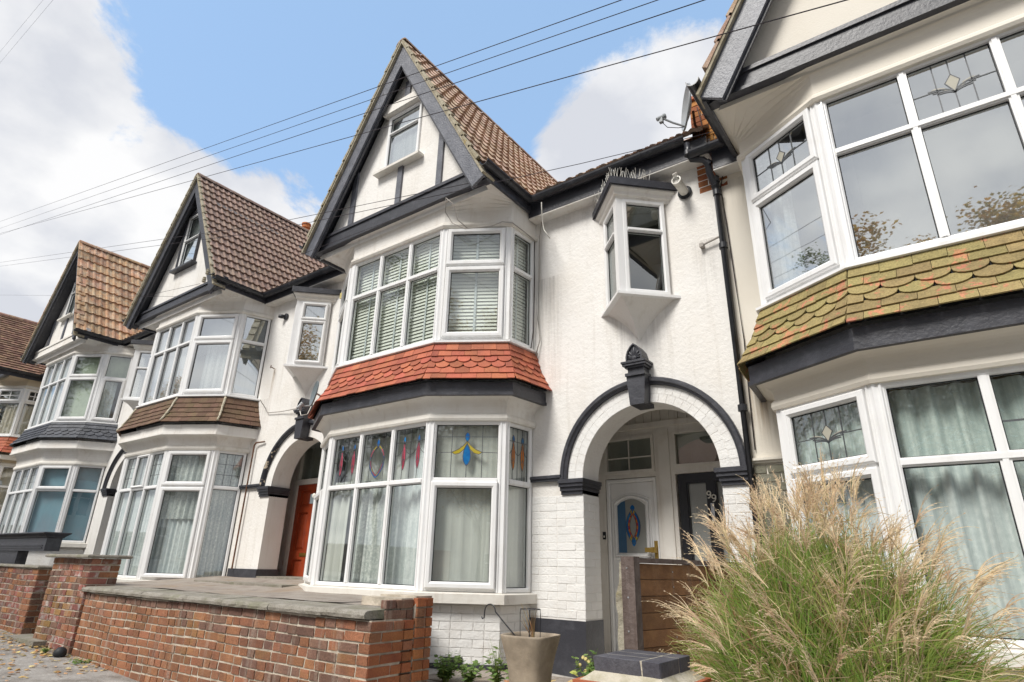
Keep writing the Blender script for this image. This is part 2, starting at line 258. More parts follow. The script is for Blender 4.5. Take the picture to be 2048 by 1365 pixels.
def lerp(a, b, t): return Vector(a)*(1-t)+Vector(b)*t
class Face:   # a vertical plane seen from outside: u to the right, v up, w towards the viewer
    def __init__(s, p0, p1):
        s.p = Vector((p0[0], p0[1], 0)); d = Vector((p1[0]-p0[0], p1[1]-p0[1], 0)); s.L = d.length; s.u = d.normalized(); s.n = s.u.cross(Vector((0, 0, 1)))
    def P(s, a, v, w=0): return s.p+s.u*a+s.n*w+Vector((0, 0, v))
    def box(s, mb, a0, a1, v0, v1, w0, w1): return mb.hexa([s.P(a0, v0, w1), s.P(a1, v0, w1), s.P(a1, v0, w0), s.P(a0, v0, w0), s.P(a0, v1, w1), s.P(a1, v1, w1), s.P(a1, v1, w0), s.P(a0, v1, w0)])
    def ring(s, mb, a0, a1, v0, v1, t, w0, w1):
        s.box(mb, a0, a1, v0, v0+t, w0, w1); s.box(mb, a0, a1, v1-t, v1, w0, w1); s.box(mb, a0, a0+t, v0+t, v1-t, w0, w1); s.box(mb, a1-t, a1, v0+t, v1-t, w0, w1); return mb
    def bevring(s, mb, a0, a1, v0, v1, t, w0, w1, b=.012):   # mitred, bevelled frame
        prof = [(0, w0), (0, w1-b*.5), (b*.5, w1), (t-b, w1), (t, w1-b), (t, w0)]
        rings = [[s.P(a0+i, v0+i, w), s.P(a1-i, v0+i, w), s.P(a1-i, v1-i, w), s.P(a0+i, v1-i, w)] for i, w in prof]
        return mb.loft(rings, True)
    def poly(s, mb, pts, w0, w1): return mb.prism([s.P(a, v, w1) for a, v in pts], s.n*(w0-w1))
    def strip(s, mb, pts, t, w0, w1):   # thin ribbon along a polyline in the plane
        for (a, b), (c, d) in zip(pts[:-1], pts[1:]):
            dx, dy = c-a, d-b; l = math.hypot(dx, dy)
            if l < 1e-6: continue
            nx, ny = -dy/l*t/2, dx/l*t/2; s.poly(mb, [(a+nx, b+ny), (c+nx, d+ny), (c-nx, d-ny), (a-nx, b-ny)], w0, w1)
        return mb
def distcam(p): return Vector(p).length
UB = MB().box(-.5, .5, -.5, .5, -.5, .5)
def bevel_mesh(name, mb, off, seg=1):
    me = mb.mesh(name); bm = bmesh.new(); bm.from_mesh(me); bmesh.ops.bevel(bm, geom=list(bm.edges), offset=off, segments=seg, affect='EDGES'); bm.to_mesh(me); bm.free(); return me
brick_meshes = {}
def brick_mesh(m, k=0):
    key = (m, k)
    if key not in brick_meshes:
        me = bevel_mesh('brick', UB, .03); rr = random.Random(k*7+1)
        for v in me.vertices: v.co += Vector([rr.uniform(-.02, .02) for _ in range(3)])
        me.materials.append(M[m]); brick_meshes[key] = me
    return brick_meshes[key]
def pieces(items, parent, name='brick', limit=280, stuffname=None):
    """items: (centre, size, rotz, material). The nearest `limit` become objects, the rest one joined part."""
    items = sorted(items, key=lambda i: distcam(i[0]))
    for k, (c, sz, rz, m) in enumerate(items[:limit]):
        o = bpy.data.objects.new(name, brick_mesh(m, k % 4)); C.objects.link(o); o.parent = parent
        o.matrix_parent_inverse = parent_inv(parent)
        o.location = c; o.scale = sz; o.rotation_euler = (random.uniform(-.006, .006), random.uniform(-.008, .008), rz+random.uniform(-.006, .006))
    rest = {}
    for c, sz, rz, m in items[limit:]: rest.setdefault(m, []).append((c, sz, rz))
    for m, l in rest.items():
        mb = MB(); src = brick_mesh(m, 1); sv = [v.co.copy() for v in src.vertices]; sf = [list(p.vertices) for p in src.polygons]
        for c, sz, rz in l:
            mt = Matrix.Translation(c) @ Matrix.Rotation(rz, 4, 'Z') @ Matrix.Diagonal((*sz, 1)); n = len(mb.v); mb.v += [tuple(mt @ v) for v in sv]; mb.f += [[n+i for i in q] for q in sf]
        obj(stuffname or name+'work', mb, m, parent, 'stuff', fix=False)
def parent_inv(p):      # every part's own matrix is the identity; only a top-level Empty has a place
    return Matrix.Translation(p.location).inverted() if p is not None and p.type == 'EMPTY' and p.parent is None else Matrix()
def part_empty(name, parent):
    o = bpy.data.objects.new(name, None); C.objects.link(o); o.parent = parent; o.matrix_parent_inverse = parent_inv(parent); o.empty_display_size = .1; return o
def brick_face(face, a0, a1, v0, v1, m, depth=.06, proud=.006, course=.075, joint=.010, bond='flemish', jitter=.0015, mix=None, clip=None, wbase=0):
    """a list of bricks on a Face"""
    out = []; n = int(round((v1-v0)/course)); ch = (v1-v0)/max(n, 1); ang = math.atan2(face.u.y, face.u.x)
    for i in range(n):
        v = v0+i*ch; a = a0; k = i % 2; first = True
        while a < a1-.02:
            if bond == 'flemish': w = .215 if k % 2 == 0 else .1025
            elif bond == 'mixed': w = .215 if random.random() < .32 else random.uniform(.095, .125)
            elif bond == 'stretcher': w = .215
            else: w = .1025
            if first and i % 2: w = .1025 if bond != 'flemish' else .1025
            first = False; k += 1
            b = min(a+w, a1)
            if a1-b < .05: b = a1
            c = face.P((a+b)/2, v+ch/2, proud-depth/2+wbase+random.uniform(-jitter, jitter))
            if (clip is None or clip((a+b)/2, v+ch/2)) and b-a > .03:
                mm = m if mix is None else mix((a+b)/2, v+ch/2)
                out.append((c, (b-a-joint*.2 if False else (b-a), depth, ch-joint), ang, mm))
            a = b+joint
    return out

# ---------------------------------------------------------------- window building
def curtain(face, a0, a1, v0, v1, w, m, parent, waves=None, amp=.02, name='curtain'):
    mb = MB(); n = max(8, int((a1-a0)/.02)); waves = waves or (a1-a0)/.13; ph = random.random()*6
    bot = []; top = []
    for i in range(n+1):
        a = a0+(a1-a0)*i/n; d = amp*math.sin(ph+2*PI*waves*i/n)+amp*.4*math.sin(ph*2+2*PI*waves*2.3*i/n)
        bot.append(face.P(a, v0, w+d*1.2)); top.append(face.P(a, v1, w+d*.7))
    mb.loft([bot, top]); return obj(name, mb, m, parent, smooth=True, fix=False)
def venetian(face, a0, a1, v0, v1, w, parent, pitch=.045):
    mb = MB(); v = v0
    while v < v1: mb.hexa([face.P(a0, v, w+.012), face.P(a1, v, w+.012), face.P(a1, v+.041, w-.002), face.P(a0, v+.041, w-.002), face.P(a0, v+.003, w+.013), face.P(a1, v+.003, w+.013), face.P(a1, v+.044, w-.001), face.P(a0, v+.044, w-.001)]); v += pitch
    b = obj('venetian_blind', mb, 'blind_slat', parent, 'stuff', fix=False); t = MB()
    n = max(1, int((a1-a0)/.42)); 
    for i in range(n):
        a = a0+(a1-a0)*(i+.5)/n if n > 1 else (a0+a1)/2
        face.box(t, a-.013, a+.013, v0, v1, w+.019, w+.021)
    obj('blind_tape', t, 'curtain_white', parent); return b
def vesica(cx, cy, w, h, n=8, lo=None):   # pointed oval
    lo = lo or h; pts = [(cx+w*math.sin(PI*i/n)**1.7, cy+h*math.cos(PI*i/n) if math.cos(PI*i/n) > 0 else cy+lo*math.cos(PI*i/n)) for i in range(n+1)]
    return pts+[(2*cx-a, b) for a, b in pts[-2:0:-1]]
def lead_art(face, a0, a1, v0, v1, kind, parent, w):
    """leaded and stained glass fixed on the pane's face"""
    ln = MB(); W_ = a1-a0; H_ = v1-v0; t = .007; sh = []
    A = lambda x: a0+W_*x
    B = lambda y: v0+H_*y
    def out(pts): face.strip(ln, pts+[pts[0]], .006, w, w+.0035)
    def shape(pts, m): sh.append((pts, m)); out(pts)
    if kind == 'grid':
        for i in (1/3, 2/3): face.strip(ln, [(A(i), v0), (A(i), v1)], t, w, w+.003)
        for j in (1/3, 2/3): face.strip(ln, [(a0, B(j)), (a1, B(j))], t, w, w+.003)
    elif kind in ('drops_red', 'drops_orange'):
        for i in (.25, .5, .75): face.strip(ln, [(A(i), v0), (A(i), v1)], t*.8, w, w+.003)
        face.strip(ln, [(a0, B(.74)), (a1, B(.74))], t*.8, w, w+.003)
        for x in (.28, .76):
            shape(vesica(A(x), B(.78), .020, .045), 'glass_blue'); shape(vesica(A(x), B(.42), .028, .19, lo=.13), 'glass_red' if kind == 'drops_red' else 'glass_orange')
            face.strip(ln, [(A(x), B(.28)), (A(x), B(.42)), (A(x)-.02, B(.34))], .004, w+.002, w+.0045); face.strip(ln, [(A(x), B(.6)), (A(x), B(.42)), (A(x)+.02, B(.34))], .004, w+.002, w+.0045)
        for x0, x1 in ((-.2, .28), (.28, .76), (.76, 1.24)):
            pts = []
            for i in range(13):
                x = x0+(x1-x0)*i/12; y = .68-.20*math.sin(PI*i/12)**.8
                if 0 <= x <= 1: pts.append((A(x), B(y)))
            face.strip(ln, pts, .005, w, w+.003)
    elif kind == 'mandorla':
        for i in (.25, .75): face.strip(ln, [(A(i), v0), (A(i), v1)], t*.8, w, w+.003)
        face.strip(ln, [(a0, B(.74)), (a1, B(.74))], t*.8, w, w+.003); shape(vesica(A(.5), B(.80), .024, .05), 'glass_blue')
        o1 = vesica(A(.5), B(.44), .125, .19, 12, .20); i1 = vesica(A(.5), B(.44), .110, .165, 12, .18); i2 = vesica(A(.5), B(.44), .096, .15, 12, .16)
        out(o1); out(i1); out(i2); n = len(o1)
        for k in range(n):
            q = (k+1) % n; fr = k/n
            mm = 'glass_yellow' if k in (1, 2, n-2, n-3) else 'glass_red' if k in (3, 4, n-4, n-5) else 'glass_blue'
            if k in (0, n-1): continue
            sh.append(([o1[k], o1[q], i1[q], i1[k]], mm))
            if n*.25 < k < n*.75: sh.append(([i1[k], i1[q], i2[q], i2[k]], 'glass_red' if k % 5 else 'glass_yellow'))
    elif kind == 'wings':
        for i in (.25, .75): face.strip(ln, [(A(i), v0), (A(i), v1)], t, w, w+.003)
        face.strip(ln, [(A(.5), v0), (A(.5), B(.25))], t, w, w+.003); face.strip(ln, [(A(.5), B(.9)), (A(.5), v1)], t, w, w+.003)
        face.strip(ln, [(a0, B(.78)), (a1, B(.78))], t*.8, w, w+.003); shape(vesica(A(.5), B(.78), .026, .05), 'glass_blue')
        for sgn in (-1, 1):
            up = [(A(.5), B(.70)), (A(.5)+sgn*.035, B(.62)), (A(.5)+sgn*.09, B(.54)), (A(.5)+sgn*.165, B(.48))]; lo = [(A(.5)+sgn*.13, B(.44)), (A(.5)+sgn*.08, B(.46)), (A(.5)+sgn*.03, B(.54)), (A(.5), B(.64))]
            shape(up+lo, 'glass_yellow'); face.strip(ln, [(A(.5)+sgn*.165, B(.48)), (a0 if sgn < 0 else a1, B(.47))], .006, w, w+.003)
        shape(vesica(A(.5), B(.40), .042, .14, lo=.10), 'glass_blue')
    elif kind == 'tulip':
        for i in (.30, .5, .72): face.strip(ln, [(A(i), v0), (A(i), B(.36) if i == .5 else v1)], t*1.1, w, w+.004)
        face.strip(ln, [(A(.5), B(.70)), (A(.5), v1)], t*1.1, w, w+.004)
        face.strip(ln, [(a0, B(.47)), (A(.34), B(.47))], t, w, w+.004); face.strip(ln, [(A(.68), B(.47)), (a1, B(.47))], t, w, w+.004)
        dm = [(A(.5), B(.70)), (A(.5)+.045, B(.56)), (A(.5), B(.36)), (A(.5)-.045, B(.56))]; shape(dm, 'glass_amber')
        for sgn in (-1, 1):
            for wd, hh in ((.155, .50), (.13, .44), (.105, .40)):
                pts = [(A(.5)+sgn*wd*(1-math.cos(PI/2*i/6)), B(.33+(hh-.33)*math.sin(PI/2*i/6))) for i in range(7)]; face.strip(ln, pts, .0095, w, w+.004)
            sh.append(([(A(.5)+sgn*.03, B(.40)), (A(.5)+sgn*.055, B(.49)), (A(.5)+sgn*.11, B(.53)), (A(.5)+sgn*.14, B(.51)), (A(.5)+sgn*.08, B(.47))], 'glass_amber'))
    elif kind == 'cross':
        face.strip(ln, [(A(.47), v0), (A(.47), v1)], .012, w, w+.004); face.strip(ln, [(a0, B(.38)), (a1, B(.38))], .012, w, w+.004)
    elif kind == 'bars':     # white glazing bars
        face.strip(ln, [(A(.5), v0), (A(.5), v1)], .022, w, w+.012); face.strip(ln, [(a0, B(.5)), (a1, B(.5))], .022, w, w+.011)
        obj('glazing_bar', ln, 'upvc', parent); return
    obj('leading', ln, 'leadline', parent)
    for pts, m in sh:
        mb = MB(); face.poly(mb, pts, w-.0005, w+.002); obj('coloured_glass', mb, m, parent)
def window(face, a0, a1, v0, v1, cols, trans, parent, spec, glass='glass', fw=.042, bar=.058, mat_f='upvc', z0=-.05, z1=.02, transw=None):
    """spec[row][col] = dict(sash=bool, art=kind, glass=..); row 0 is the bottom. trans: list of heights between rows."""
    fr = MB(); face.bevring(fr, a0, a1, v0, v1, fw, z0, z1)
    vs = [v0+fw]+[q for t in trans for q in (t-bar/2, t+bar/2)]+[v1-fw]
    n = cols if isinstance(cols, int) else len(cols)-1
    xs = []
    for i in range(n):
        l = a0+fw if i == 0 else a0+(a1-a0)*(i/n if isinstance(cols, int) else cols[i])+bar/2
        q = a1-fw if i == n-1 else a0+(a1-a0)*((i+1)/n if isinstance(cols, int) else cols[i+1])-bar/2
        xs.append((l, q))
    for i in range(n-1): face.box(fr, xs[i][1], xs[i+1][0], v0+fw-.002, v1-fw+.002, z0, z1-.003); face.box(fr, xs[i][1]+.014, xs[i+1][0]-.014, v0+fw, v1-fw, z1-.003, z1+.006)
    for t in trans:
        face.box(fr, a0+fw-.002, a1-fw+.002, t-bar/2, t+bar/2, z0, z1-.0045); face.box(fr, a0+fw, a1-fw, t-bar/2+.012, t+bar/2-.012, z1-.0045, z1+.008)
    obj('window_frame', fr, mat_f, parent); seal = MB()
    for j in range(len(trans)+1):
        for i, (l, q) in enumerate(xs):
            s = spec[j][i] if i < len(spec[j]) else spec[j][-1]
            b, t = vs[2*j], vs[2*j+1]
            L_, Q_, B_, T_ = l, q, b, t; wz = z0+.03
            if s.get('sash'):
                sb = MB(); e = .014; sw = s.get('sw', .062); face.bevring(sb, l-e, q+e, b-e, t+e, sw, z1-.01, z1+.038, .02); obj('sash', sb, mat_f, parent); L_, Q_, B_, T_ = l-e+sw, q+e-sw, b-e+sw, t+e-sw; wz = z1-.005
            face.ring(seal, L_-.001, Q_+.001, B_-.001, T_+.001, .008, wz, wz+.006)
            p = MB(); face.box(p, L_-.004, Q_+.004, B_-.004, T_+.004, wz-.006, wz); obj('pane', p, s.get('glass', glass), parent)
            if s.get('art'): lead_art(face, L_+.006, Q_-.006, B_+.006, T_-.006, s['art'], parent, wz+.0005)
    obj('window_seal', seal, 'seal', parent)
    return xs, vs

# ---------------------------------------------------------------- houses
YW, YR, YF = 5.45, 5.0, 4.59
def outline(H, off, yw=None):
    e, b, a, cx = H['e'], H['b'], H['a'], H['cx']; yf, yr = H.get('yf', YF), H.get('yr', YR)
    base = [Vector((cx-e, YW, 0)), Vector((cx-b, yr, 0)), Vector((cx-a, yf, 0)), Vector((cx+a, yf, 0)), Vector((cx+b, yr, 0)), Vector((cx+e, YW, 0))]
    seg = []
    for p, q in zip(base[:-1], base[1:]): d = (q-p).normalized(); n = d.cross(Vector((0, 0, 1))); seg.append((p+n*off, d))
    out = [Vector((cx-e-off, YW, 0))]
    for (p, d), (q, g) in zip(seg[:-1], seg[1:]):
        den = d.x*g.y-d.y*g.x; t = ((q.x-p.x)*g.y-(q.y-p.y)*g.x)/den; out.append(p+d*t)
    out.append(Vector((cx+e+off, YW, 0)))
    if yw: out[0].y = yw; out[-1].y = yw
    return out
def ring(H, off, z): return [Vector((p.x, p.y, z)) for p in outline(H, off)]
def solid_ring(mb, H, prof):   # closed profile [(off,z)...] swept round the bay
    rings = [ring(H, o, z) for o, z in prof]; rings.append(rings[0]); mb.loft(rings)
    mb.poly([q[0] for q in rings[:-1]]); mb.poly([q[-1] for q in rings[:-1]][::-1]); return mb
def apron(H, house, z_top, z_bot, offs, rows, tilew, m, kinds, bell=.25):
    ap = obj('apron_roof', MB().loft([ring(H, offs[0]-.02, z_top), ring(H, offs[1]-.03, z_bot)]), 'seal', house)
    A = ring(H, offs[0], z_top); B = ring(H, offs[1], z_bot); items = []
    def surf(k, s, t, lift):
        tt = t; o = lerp(lerp(A[k], A[k+1], s), lerp(B[k], B[k+1], s), tt)
        d = (A[k+1]-A[k]).normalized(); n = d.cross(Vector((0, 0, 1))); sl = (lerp(B[k], B[k+1], s)-lerp(A[k], A[k+1], s)); n2 = d.cross(sl).normalized(); n2 = n2 if n2.dot(n) > 0 else -n2
        sag = bell*.1*math.sin(PI*tt); return o+n2*lift-n*sag
    for k in range(5):
        Lk = (B[k+1]-B[k]).length
        for rw in range(rows):
            n = max(1, round(Lk/tilew)); t0 = rw/rows; t1 = (rw+1)/rows; st = .5 if rw % 2 else 0
            cuts = [0]+[(i+st)/n for i in range(0 if st else 1, n)]+[1]; kind = kinds[rw]
            for s0, s1 in zip(cuts[:-1], cuts[1:]):
                if s1-s0 < .01: continue
                g = .0016/Lk; j = random.uniform(-.004, .004); dt = random.uniform(-.012, .012)*(2.2 if kind == 'r' else 1); full = (s1-s0) > .8/n
                e0, e1 = s0+g, s1-g
                low = []
                if kind == 's' and full:
                    for i in range(9): ang = PI*i/8; low.append((e1-(e1-e0)*(1-math.cos(ang))/2, t0+(t1-t0)*(.45+.75*math.sin(ang)), 1))
                else: low = [(e1, t1+.06/rows*2+dt*.5, 1), (e0, t1+.06/rows*2+dt*.5+random.uniform(-.004, .004), 1)]
                top = [(e0, t0-.02, 0), (e1, t0-.02, 0)]
                pts = top+low; th = .012
                P = [surf(k, s, t, (.004+.015*max(0, (t-t0)/(t1-t0)))+j*.3) for s, t, _ in pts]
                Q = [surf(k, s, t, (.004+.015*max(0, (t-t0)/(t1-t0)))+j*.3+th) for s, t, _ in pts]
                mb = MB(); nn = len(P); mb.v = [tuple(q) for q in P+Q]; mb.f = [list(range(nn-1, -1, -1)), list(range(nn, 2*nn))]+[[i, (i+1) % nn, nn+(i+1) % nn, nn+i] for i in range(nn)]
                items.append((mb, P[0]))
    if len(items) > 290:
        items.sort(key=lambda i: distcam(i[1]))
    rest = MB()
    for i, (mb, _) in enumerate(items):
        if i < 290: obj('tile', mb, m, ap)
        else: n = len(rest.v); rest.v += mb.v; rest.f += [[n+q for q in fc] for fc in mb.f]
    if rest.v: obj('tiling', rest, m, ap, 'stuff')
    return ap
def tile_mesh(name, w, l, m, amp=.022, rolls=2, th=.014):
    """interlocking roof tile, x across, y up the slope, z out"""
    k = 5*rolls+1; prof = []
    for i in range(k):
        x = i/(k-1); ph = (x*rolls) % 1.0; z = amp*(math.sin(PI*min(1, ph/.55)) if ph < .55 else 0.)
        prof.append((x*w-w/2, z))
    mb = MB(); rings = []
    for y, dz in ((-l*.5-.05, .040), (l*.5, .0)): rings.append([(x, y, z+dz+th) for x, z in prof])
    mb.loft(rings); mb.loft([[(x, -l*.5-.05, z+.040+th) for x, z in prof], [(x, -l*.5-.045, z+.012) for x, z in prof]])
    me = mb.mesh(name, fix=False); me.materials.append(M[m]); return me
def slope_tiles(origin, uax, vax, nu, nv, w, l, m, roof, keep=None, limit=290, name='roof_tile', stagger=0, amp=.022, rolls=2, jit=.003):
    """tiles laid from origin (eave corner) along uax, up vax"""
    uax, vax = Vector(uax).normalized(), Vector(vax).normalized(); nz = uax.cross(vax)
    me = tile_mesh(name, w, l, m, amp, rolls); R = Matrix((uax, vax, nz)).transposed().to_4x4(); it = []
    for j in range(nv):
        for i in range(nu):
            p = Vector(origin)+uax*(w*(i+.5)+(stagger*w if j % 2 else 0))+vax*(l*(j+.5))
            if keep is None or keep(p): it.append(p)
    it.sort(key=lambda p: p.length); rest = MB(); vs = [v.co.copy() for v in me.vertices]; fs = [list(q.vertices) for q in me.polygons]
    for k, p in enumerate(it):
        mt = Matrix.Translation(p+nz*random.uniform(0, jit)) @ R @ Matrix.Rotation(random.uniform(-.008, .008), 4, 'Z')
        if k < limit:
            o = bpy.data.objects.new(name, me); C.objects.link(o); o.parent = roof; o.matrix_parent_inverse = parent_inv(roof); o.matrix_basis = mt
        else: n = len(rest.v); rest.v += [tuple(mt @ v) for v in vs]; rest.f += [[n+q for q in fc] for fc in fs]
    if rest.v: obj('tiling', rest, m, roof, 'stuff', fix=False)

def bay_storey(H, house, zb, zt, ztr, design, curt, label, glass='glass', mullions=3):
    bw = part_empty('bay_window', house)
    O = outline(H, 0)
    # corner posts with ribs
    for i in range(1, 5):
        mb = MB(); c = O[i]; d0 = (O[i]-O[i-1]).normalized(); d1 = (O[i+1]-O[i]).normalized(); n0 = d0.cross(Vector((0, 0, 1))); n1 = d1.cross(Vector((0, 0, 1))); nb = (n0+n1).normalized()
        w = .05
        pts = [c-d0*w-n0*.07, c-d0*w+n0*.022, c-d0*(w-.008)+n0*.034, c-d0*.030+n0*.034, c-d0*.027+n0*.026, c-d0*.012+n0*.026, c+nb*.034, c+d1*.012+n1*.026, c+d1*.027+n1*.026, c+d1*.030+n1*.034, c+d1*(w-.008)+n1*.034, c+d1*w+n1*.022, c+d1*w-n1*.07, c-nb*.09]
        mb.prism([Vector((p.x, p.y, zb)) for p in pts], (0, 0, zt-zb)); obj('corner_post', mb, 'upvc', bw)
    for k in range(5):
        F = Face(O[k], O[k+1]); i0 = .015 if k == 0 else .026; i1 = F.L-(.015 if k == 4 else .026)
        D = design[k]
        window(F, i0, i1, zb, zt, D.get('cols', 1), [D.get('tr', ztr)], bw, D['spec'], D.get('glass', glass))
        for cfn in curt[k]: cfn(F, i0, i1, zb+.03, zt-.03, bw)
    return bw
def room_shell(H, house, z0, z1, name='room'):
    mb = MB(); O = ring(H, -.09, z0); T = ring(H, -.09, z1); back = 7.6
    a = [Vector((O[0].x, back, z0)), Vector((O[-1].x, back, z0))]; b = [Vector((O[0].x, back, z1)), Vector((O[-1].x, back, z1))]
    mb.poly(O+[a[1], a[0]]); mb.poly(T+[b[1], b[0]]); mb.poly([a[0], a[1], b[1], b[0]]); mb.poly([O[0], a[0], b[0], T[0]]); mb.poly([O[-1], a[1], b[1], T[-1]])
    return obj(name, mb, 'room', house, fix=False)

def facade(H, house):
    """front wall with the arch opening and the hole behind the oriel"""
    x0, x1, zb, zt = H['xl'], H['xr'], -1.9, H['eave']; e = H['e']; cx = H['cx']; mb = MB(); t = .33
    mb.box(x0, cx-e, YW, YW+t, zb, zt)                                   # left strip
    mb.box(cx-e, cx+e, YW+.35, YW+t+.02, H['bay_up_top'], zt+.3)          # over the bay
    if H.get('archx') is None:
        mb.box(cx+e, x1, YW, YW+t, zb, zt); return obj('wall', mb, H['render'], house)
    ax, zs, R = H['archx'], H['spring'], .705; l, r_ = ax-R, ax+R
    mb.box(cx+e, l, YW, YW+t, zb, zs); mb.box(r_, x1, YW, YW+t, zb, zs)
    top = zs+1.15; n = 28; arc = [(ax-R*math.cos(PI*i/n), zs+R*math.sin(PI*i/n)) for i in range(n+1)]
    for (p, q), (s_, w_) in zip(arc[:-1], arc[1:]):
        mb.poly([(p, YW, q), (s_, YW, w_), (s_, YW, top), (p, YW, top)]); mb.poly([(p, YW+t, q), (p, YW, q), (s_, YW, w_), (s_, YW+t, w_)][::-1]); mb.poly([(p, YW+t, q), (s_, YW+t, w_), (s_, YW+t, top), (p, YW+t, top)])
    mb.poly([(l, YW, zs), (l, YW, top), (cx+e, YW, top), (cx+e, YW, zs)]); mb.poly([(r_, YW, zs), (x1, YW, zs), (x1, YW, top), (r_, YW, top)])
    ox, w, o0, o1 = H['orx'], .33, H['or0'], H['or1']
    mb.box(cx+e, ox-w, YW, YW+t, top, zt); mb.box(ox+w+.02, x1, YW, YW+t, top, zt); mb.box(ox-w, ox+w+.02, YW, YW+t, top, o0); mb.box(ox-w, ox+w+.02, YW, YW+t, o1, zt)
    rm = MB(); y0, y1 = YW+.02, YW+1.6; a, b = ox-.9, ox+.9
    rm.poly([(a, y1, o0-.3), (b, y1, o0-.3), (b, y1, o1+.25), (a, y1, o1+.25)]); rm.poly([(a, y0+t, o0-.3), (b, y0+t, o0-.3), (b, y1, o0-.3), (a, y1, o0-.3)]); rm.poly([(a, y0+t, o1+.2), (b, y0+t, o1+.2), (b, y1, o1+.2), (a, y1, o1+.2)]); rm.poly([(a, y0+t, o0-.3), (a, y1, o0-.3), (a, y1, o1+.2), (a, y0+t, o1+.2)]); rm.poly([(b, y0+t, o0-.3), (b, y1, o0-.3), (b, y1, o1+.2), (b, y0+t, o1+.2)])
    obj('landing_room', rm, 'room', house, fix=False)
    return obj('wall', mb, H['render'], house, fix=False)

def oriel(H, house, lights, cap='black_paint'):
    ox, z0, z1 = H['orx'], H['or0'], H['or1']; ap = Vector((ox, 5.06, 0)); L = Vector((ox-.36, 5.44, 0)); R_ = Vector((ox+.40, 5.44, 0))
    ow = part_empty('oriel_window', house)
    for p0, p1 in ((L, ap), (ap, R_)):
        F = Face(p0, p1); i0, i1 = .03 if p0 is L else .05, F.L-(.05 if p0 is L else .03)
        window(F, i0, i1, z0, z1, 1, [lights], ow, [[dict(sash=H.get('orsash', False), sw=.045)], [dict(sash=H.get('orsash', False), sw=.045)]], H.get('orglass', 'glass_dim'), fw=.05, bar=.045)
        if H.get('orcurtain'): curtain(F, i0, i1, z0, z1, -.12, H['orcurtain'], ow, amp=.012)
    mb = MB(); mb.prism([ap+Vector((0, -.03, z0)), ap+Vector((.055, .03, z0)), ap+Vector((.03, .08, z0)), ap+Vector((-.03, .08, z0)), ap+Vector((-.055, .03, z0))], (0, 0, z1-z0)); obj('corner_post', mb, 'upvc', ow)
    def tri(o, z): return [Vector((L.x-o*1.3, 5.45, z)), Vector((ap.x, ap.y-o*1.35, z)), Vector((R_.x+o*1.3, 5.45, z))]
    mb = MB(); mb.loft([tri(.02, z1-.01), tri(.03, z1+.02), tri(.05, z1+.03), tri(.055, z1+.07), tri(.085, z1+.10), tri(.085, z1+.13)]); mb.poly(tri(.02, z1-.01)); obj('cornice', mb, 'white_smooth', ow)
    mb = MB(); mb.loft([tri(.105, z1+.12), tri(.115, z1+.12), tri(.115, z1+.21), tri(0, z1+.25)]); mb.poly(tri(.115, z1+.12)); mb.poly(tri(0, z1+.25)); obj('flat_roof', mb, cap, ow)
    mb = MB(); mb.loft([tri(.06, z0-.005), tri(.06, z0-.035), tri(.02, z0-.036)]); mb.poly(tri(.06, z0-.005)); mb.poly(tri(.06, z0-.035)); obj('sill', mb, 'upvc', ow)
    # hollow corbel tapering to a point
    rings = []
    for i in range(9):
        q = i/8; k = (1-q)**1.35; bulge = .5-.5*math.cos(PI*min(1, q*1.1)); rings.append([Vector((ox+(p.x-ox)*k*(1-.12*math.sin(PI*q)), 5.46-(5.46-p.y)*k*(1-.18*math.sin(PI*q)), z0-.035-.42*q)) for p in (tri(0, 0)[0], lerp(tri(0, 0)[0], tri(0, 0)[1], .5), tri(0, 0)[1], lerp(tri(0, 0)[1], tri(0, 0)[2], .5), tri(0, 0)[2])])
    mb = MB(); mb.loft(rings); obj('corbel', mb, H['render'], ow)
    return ow

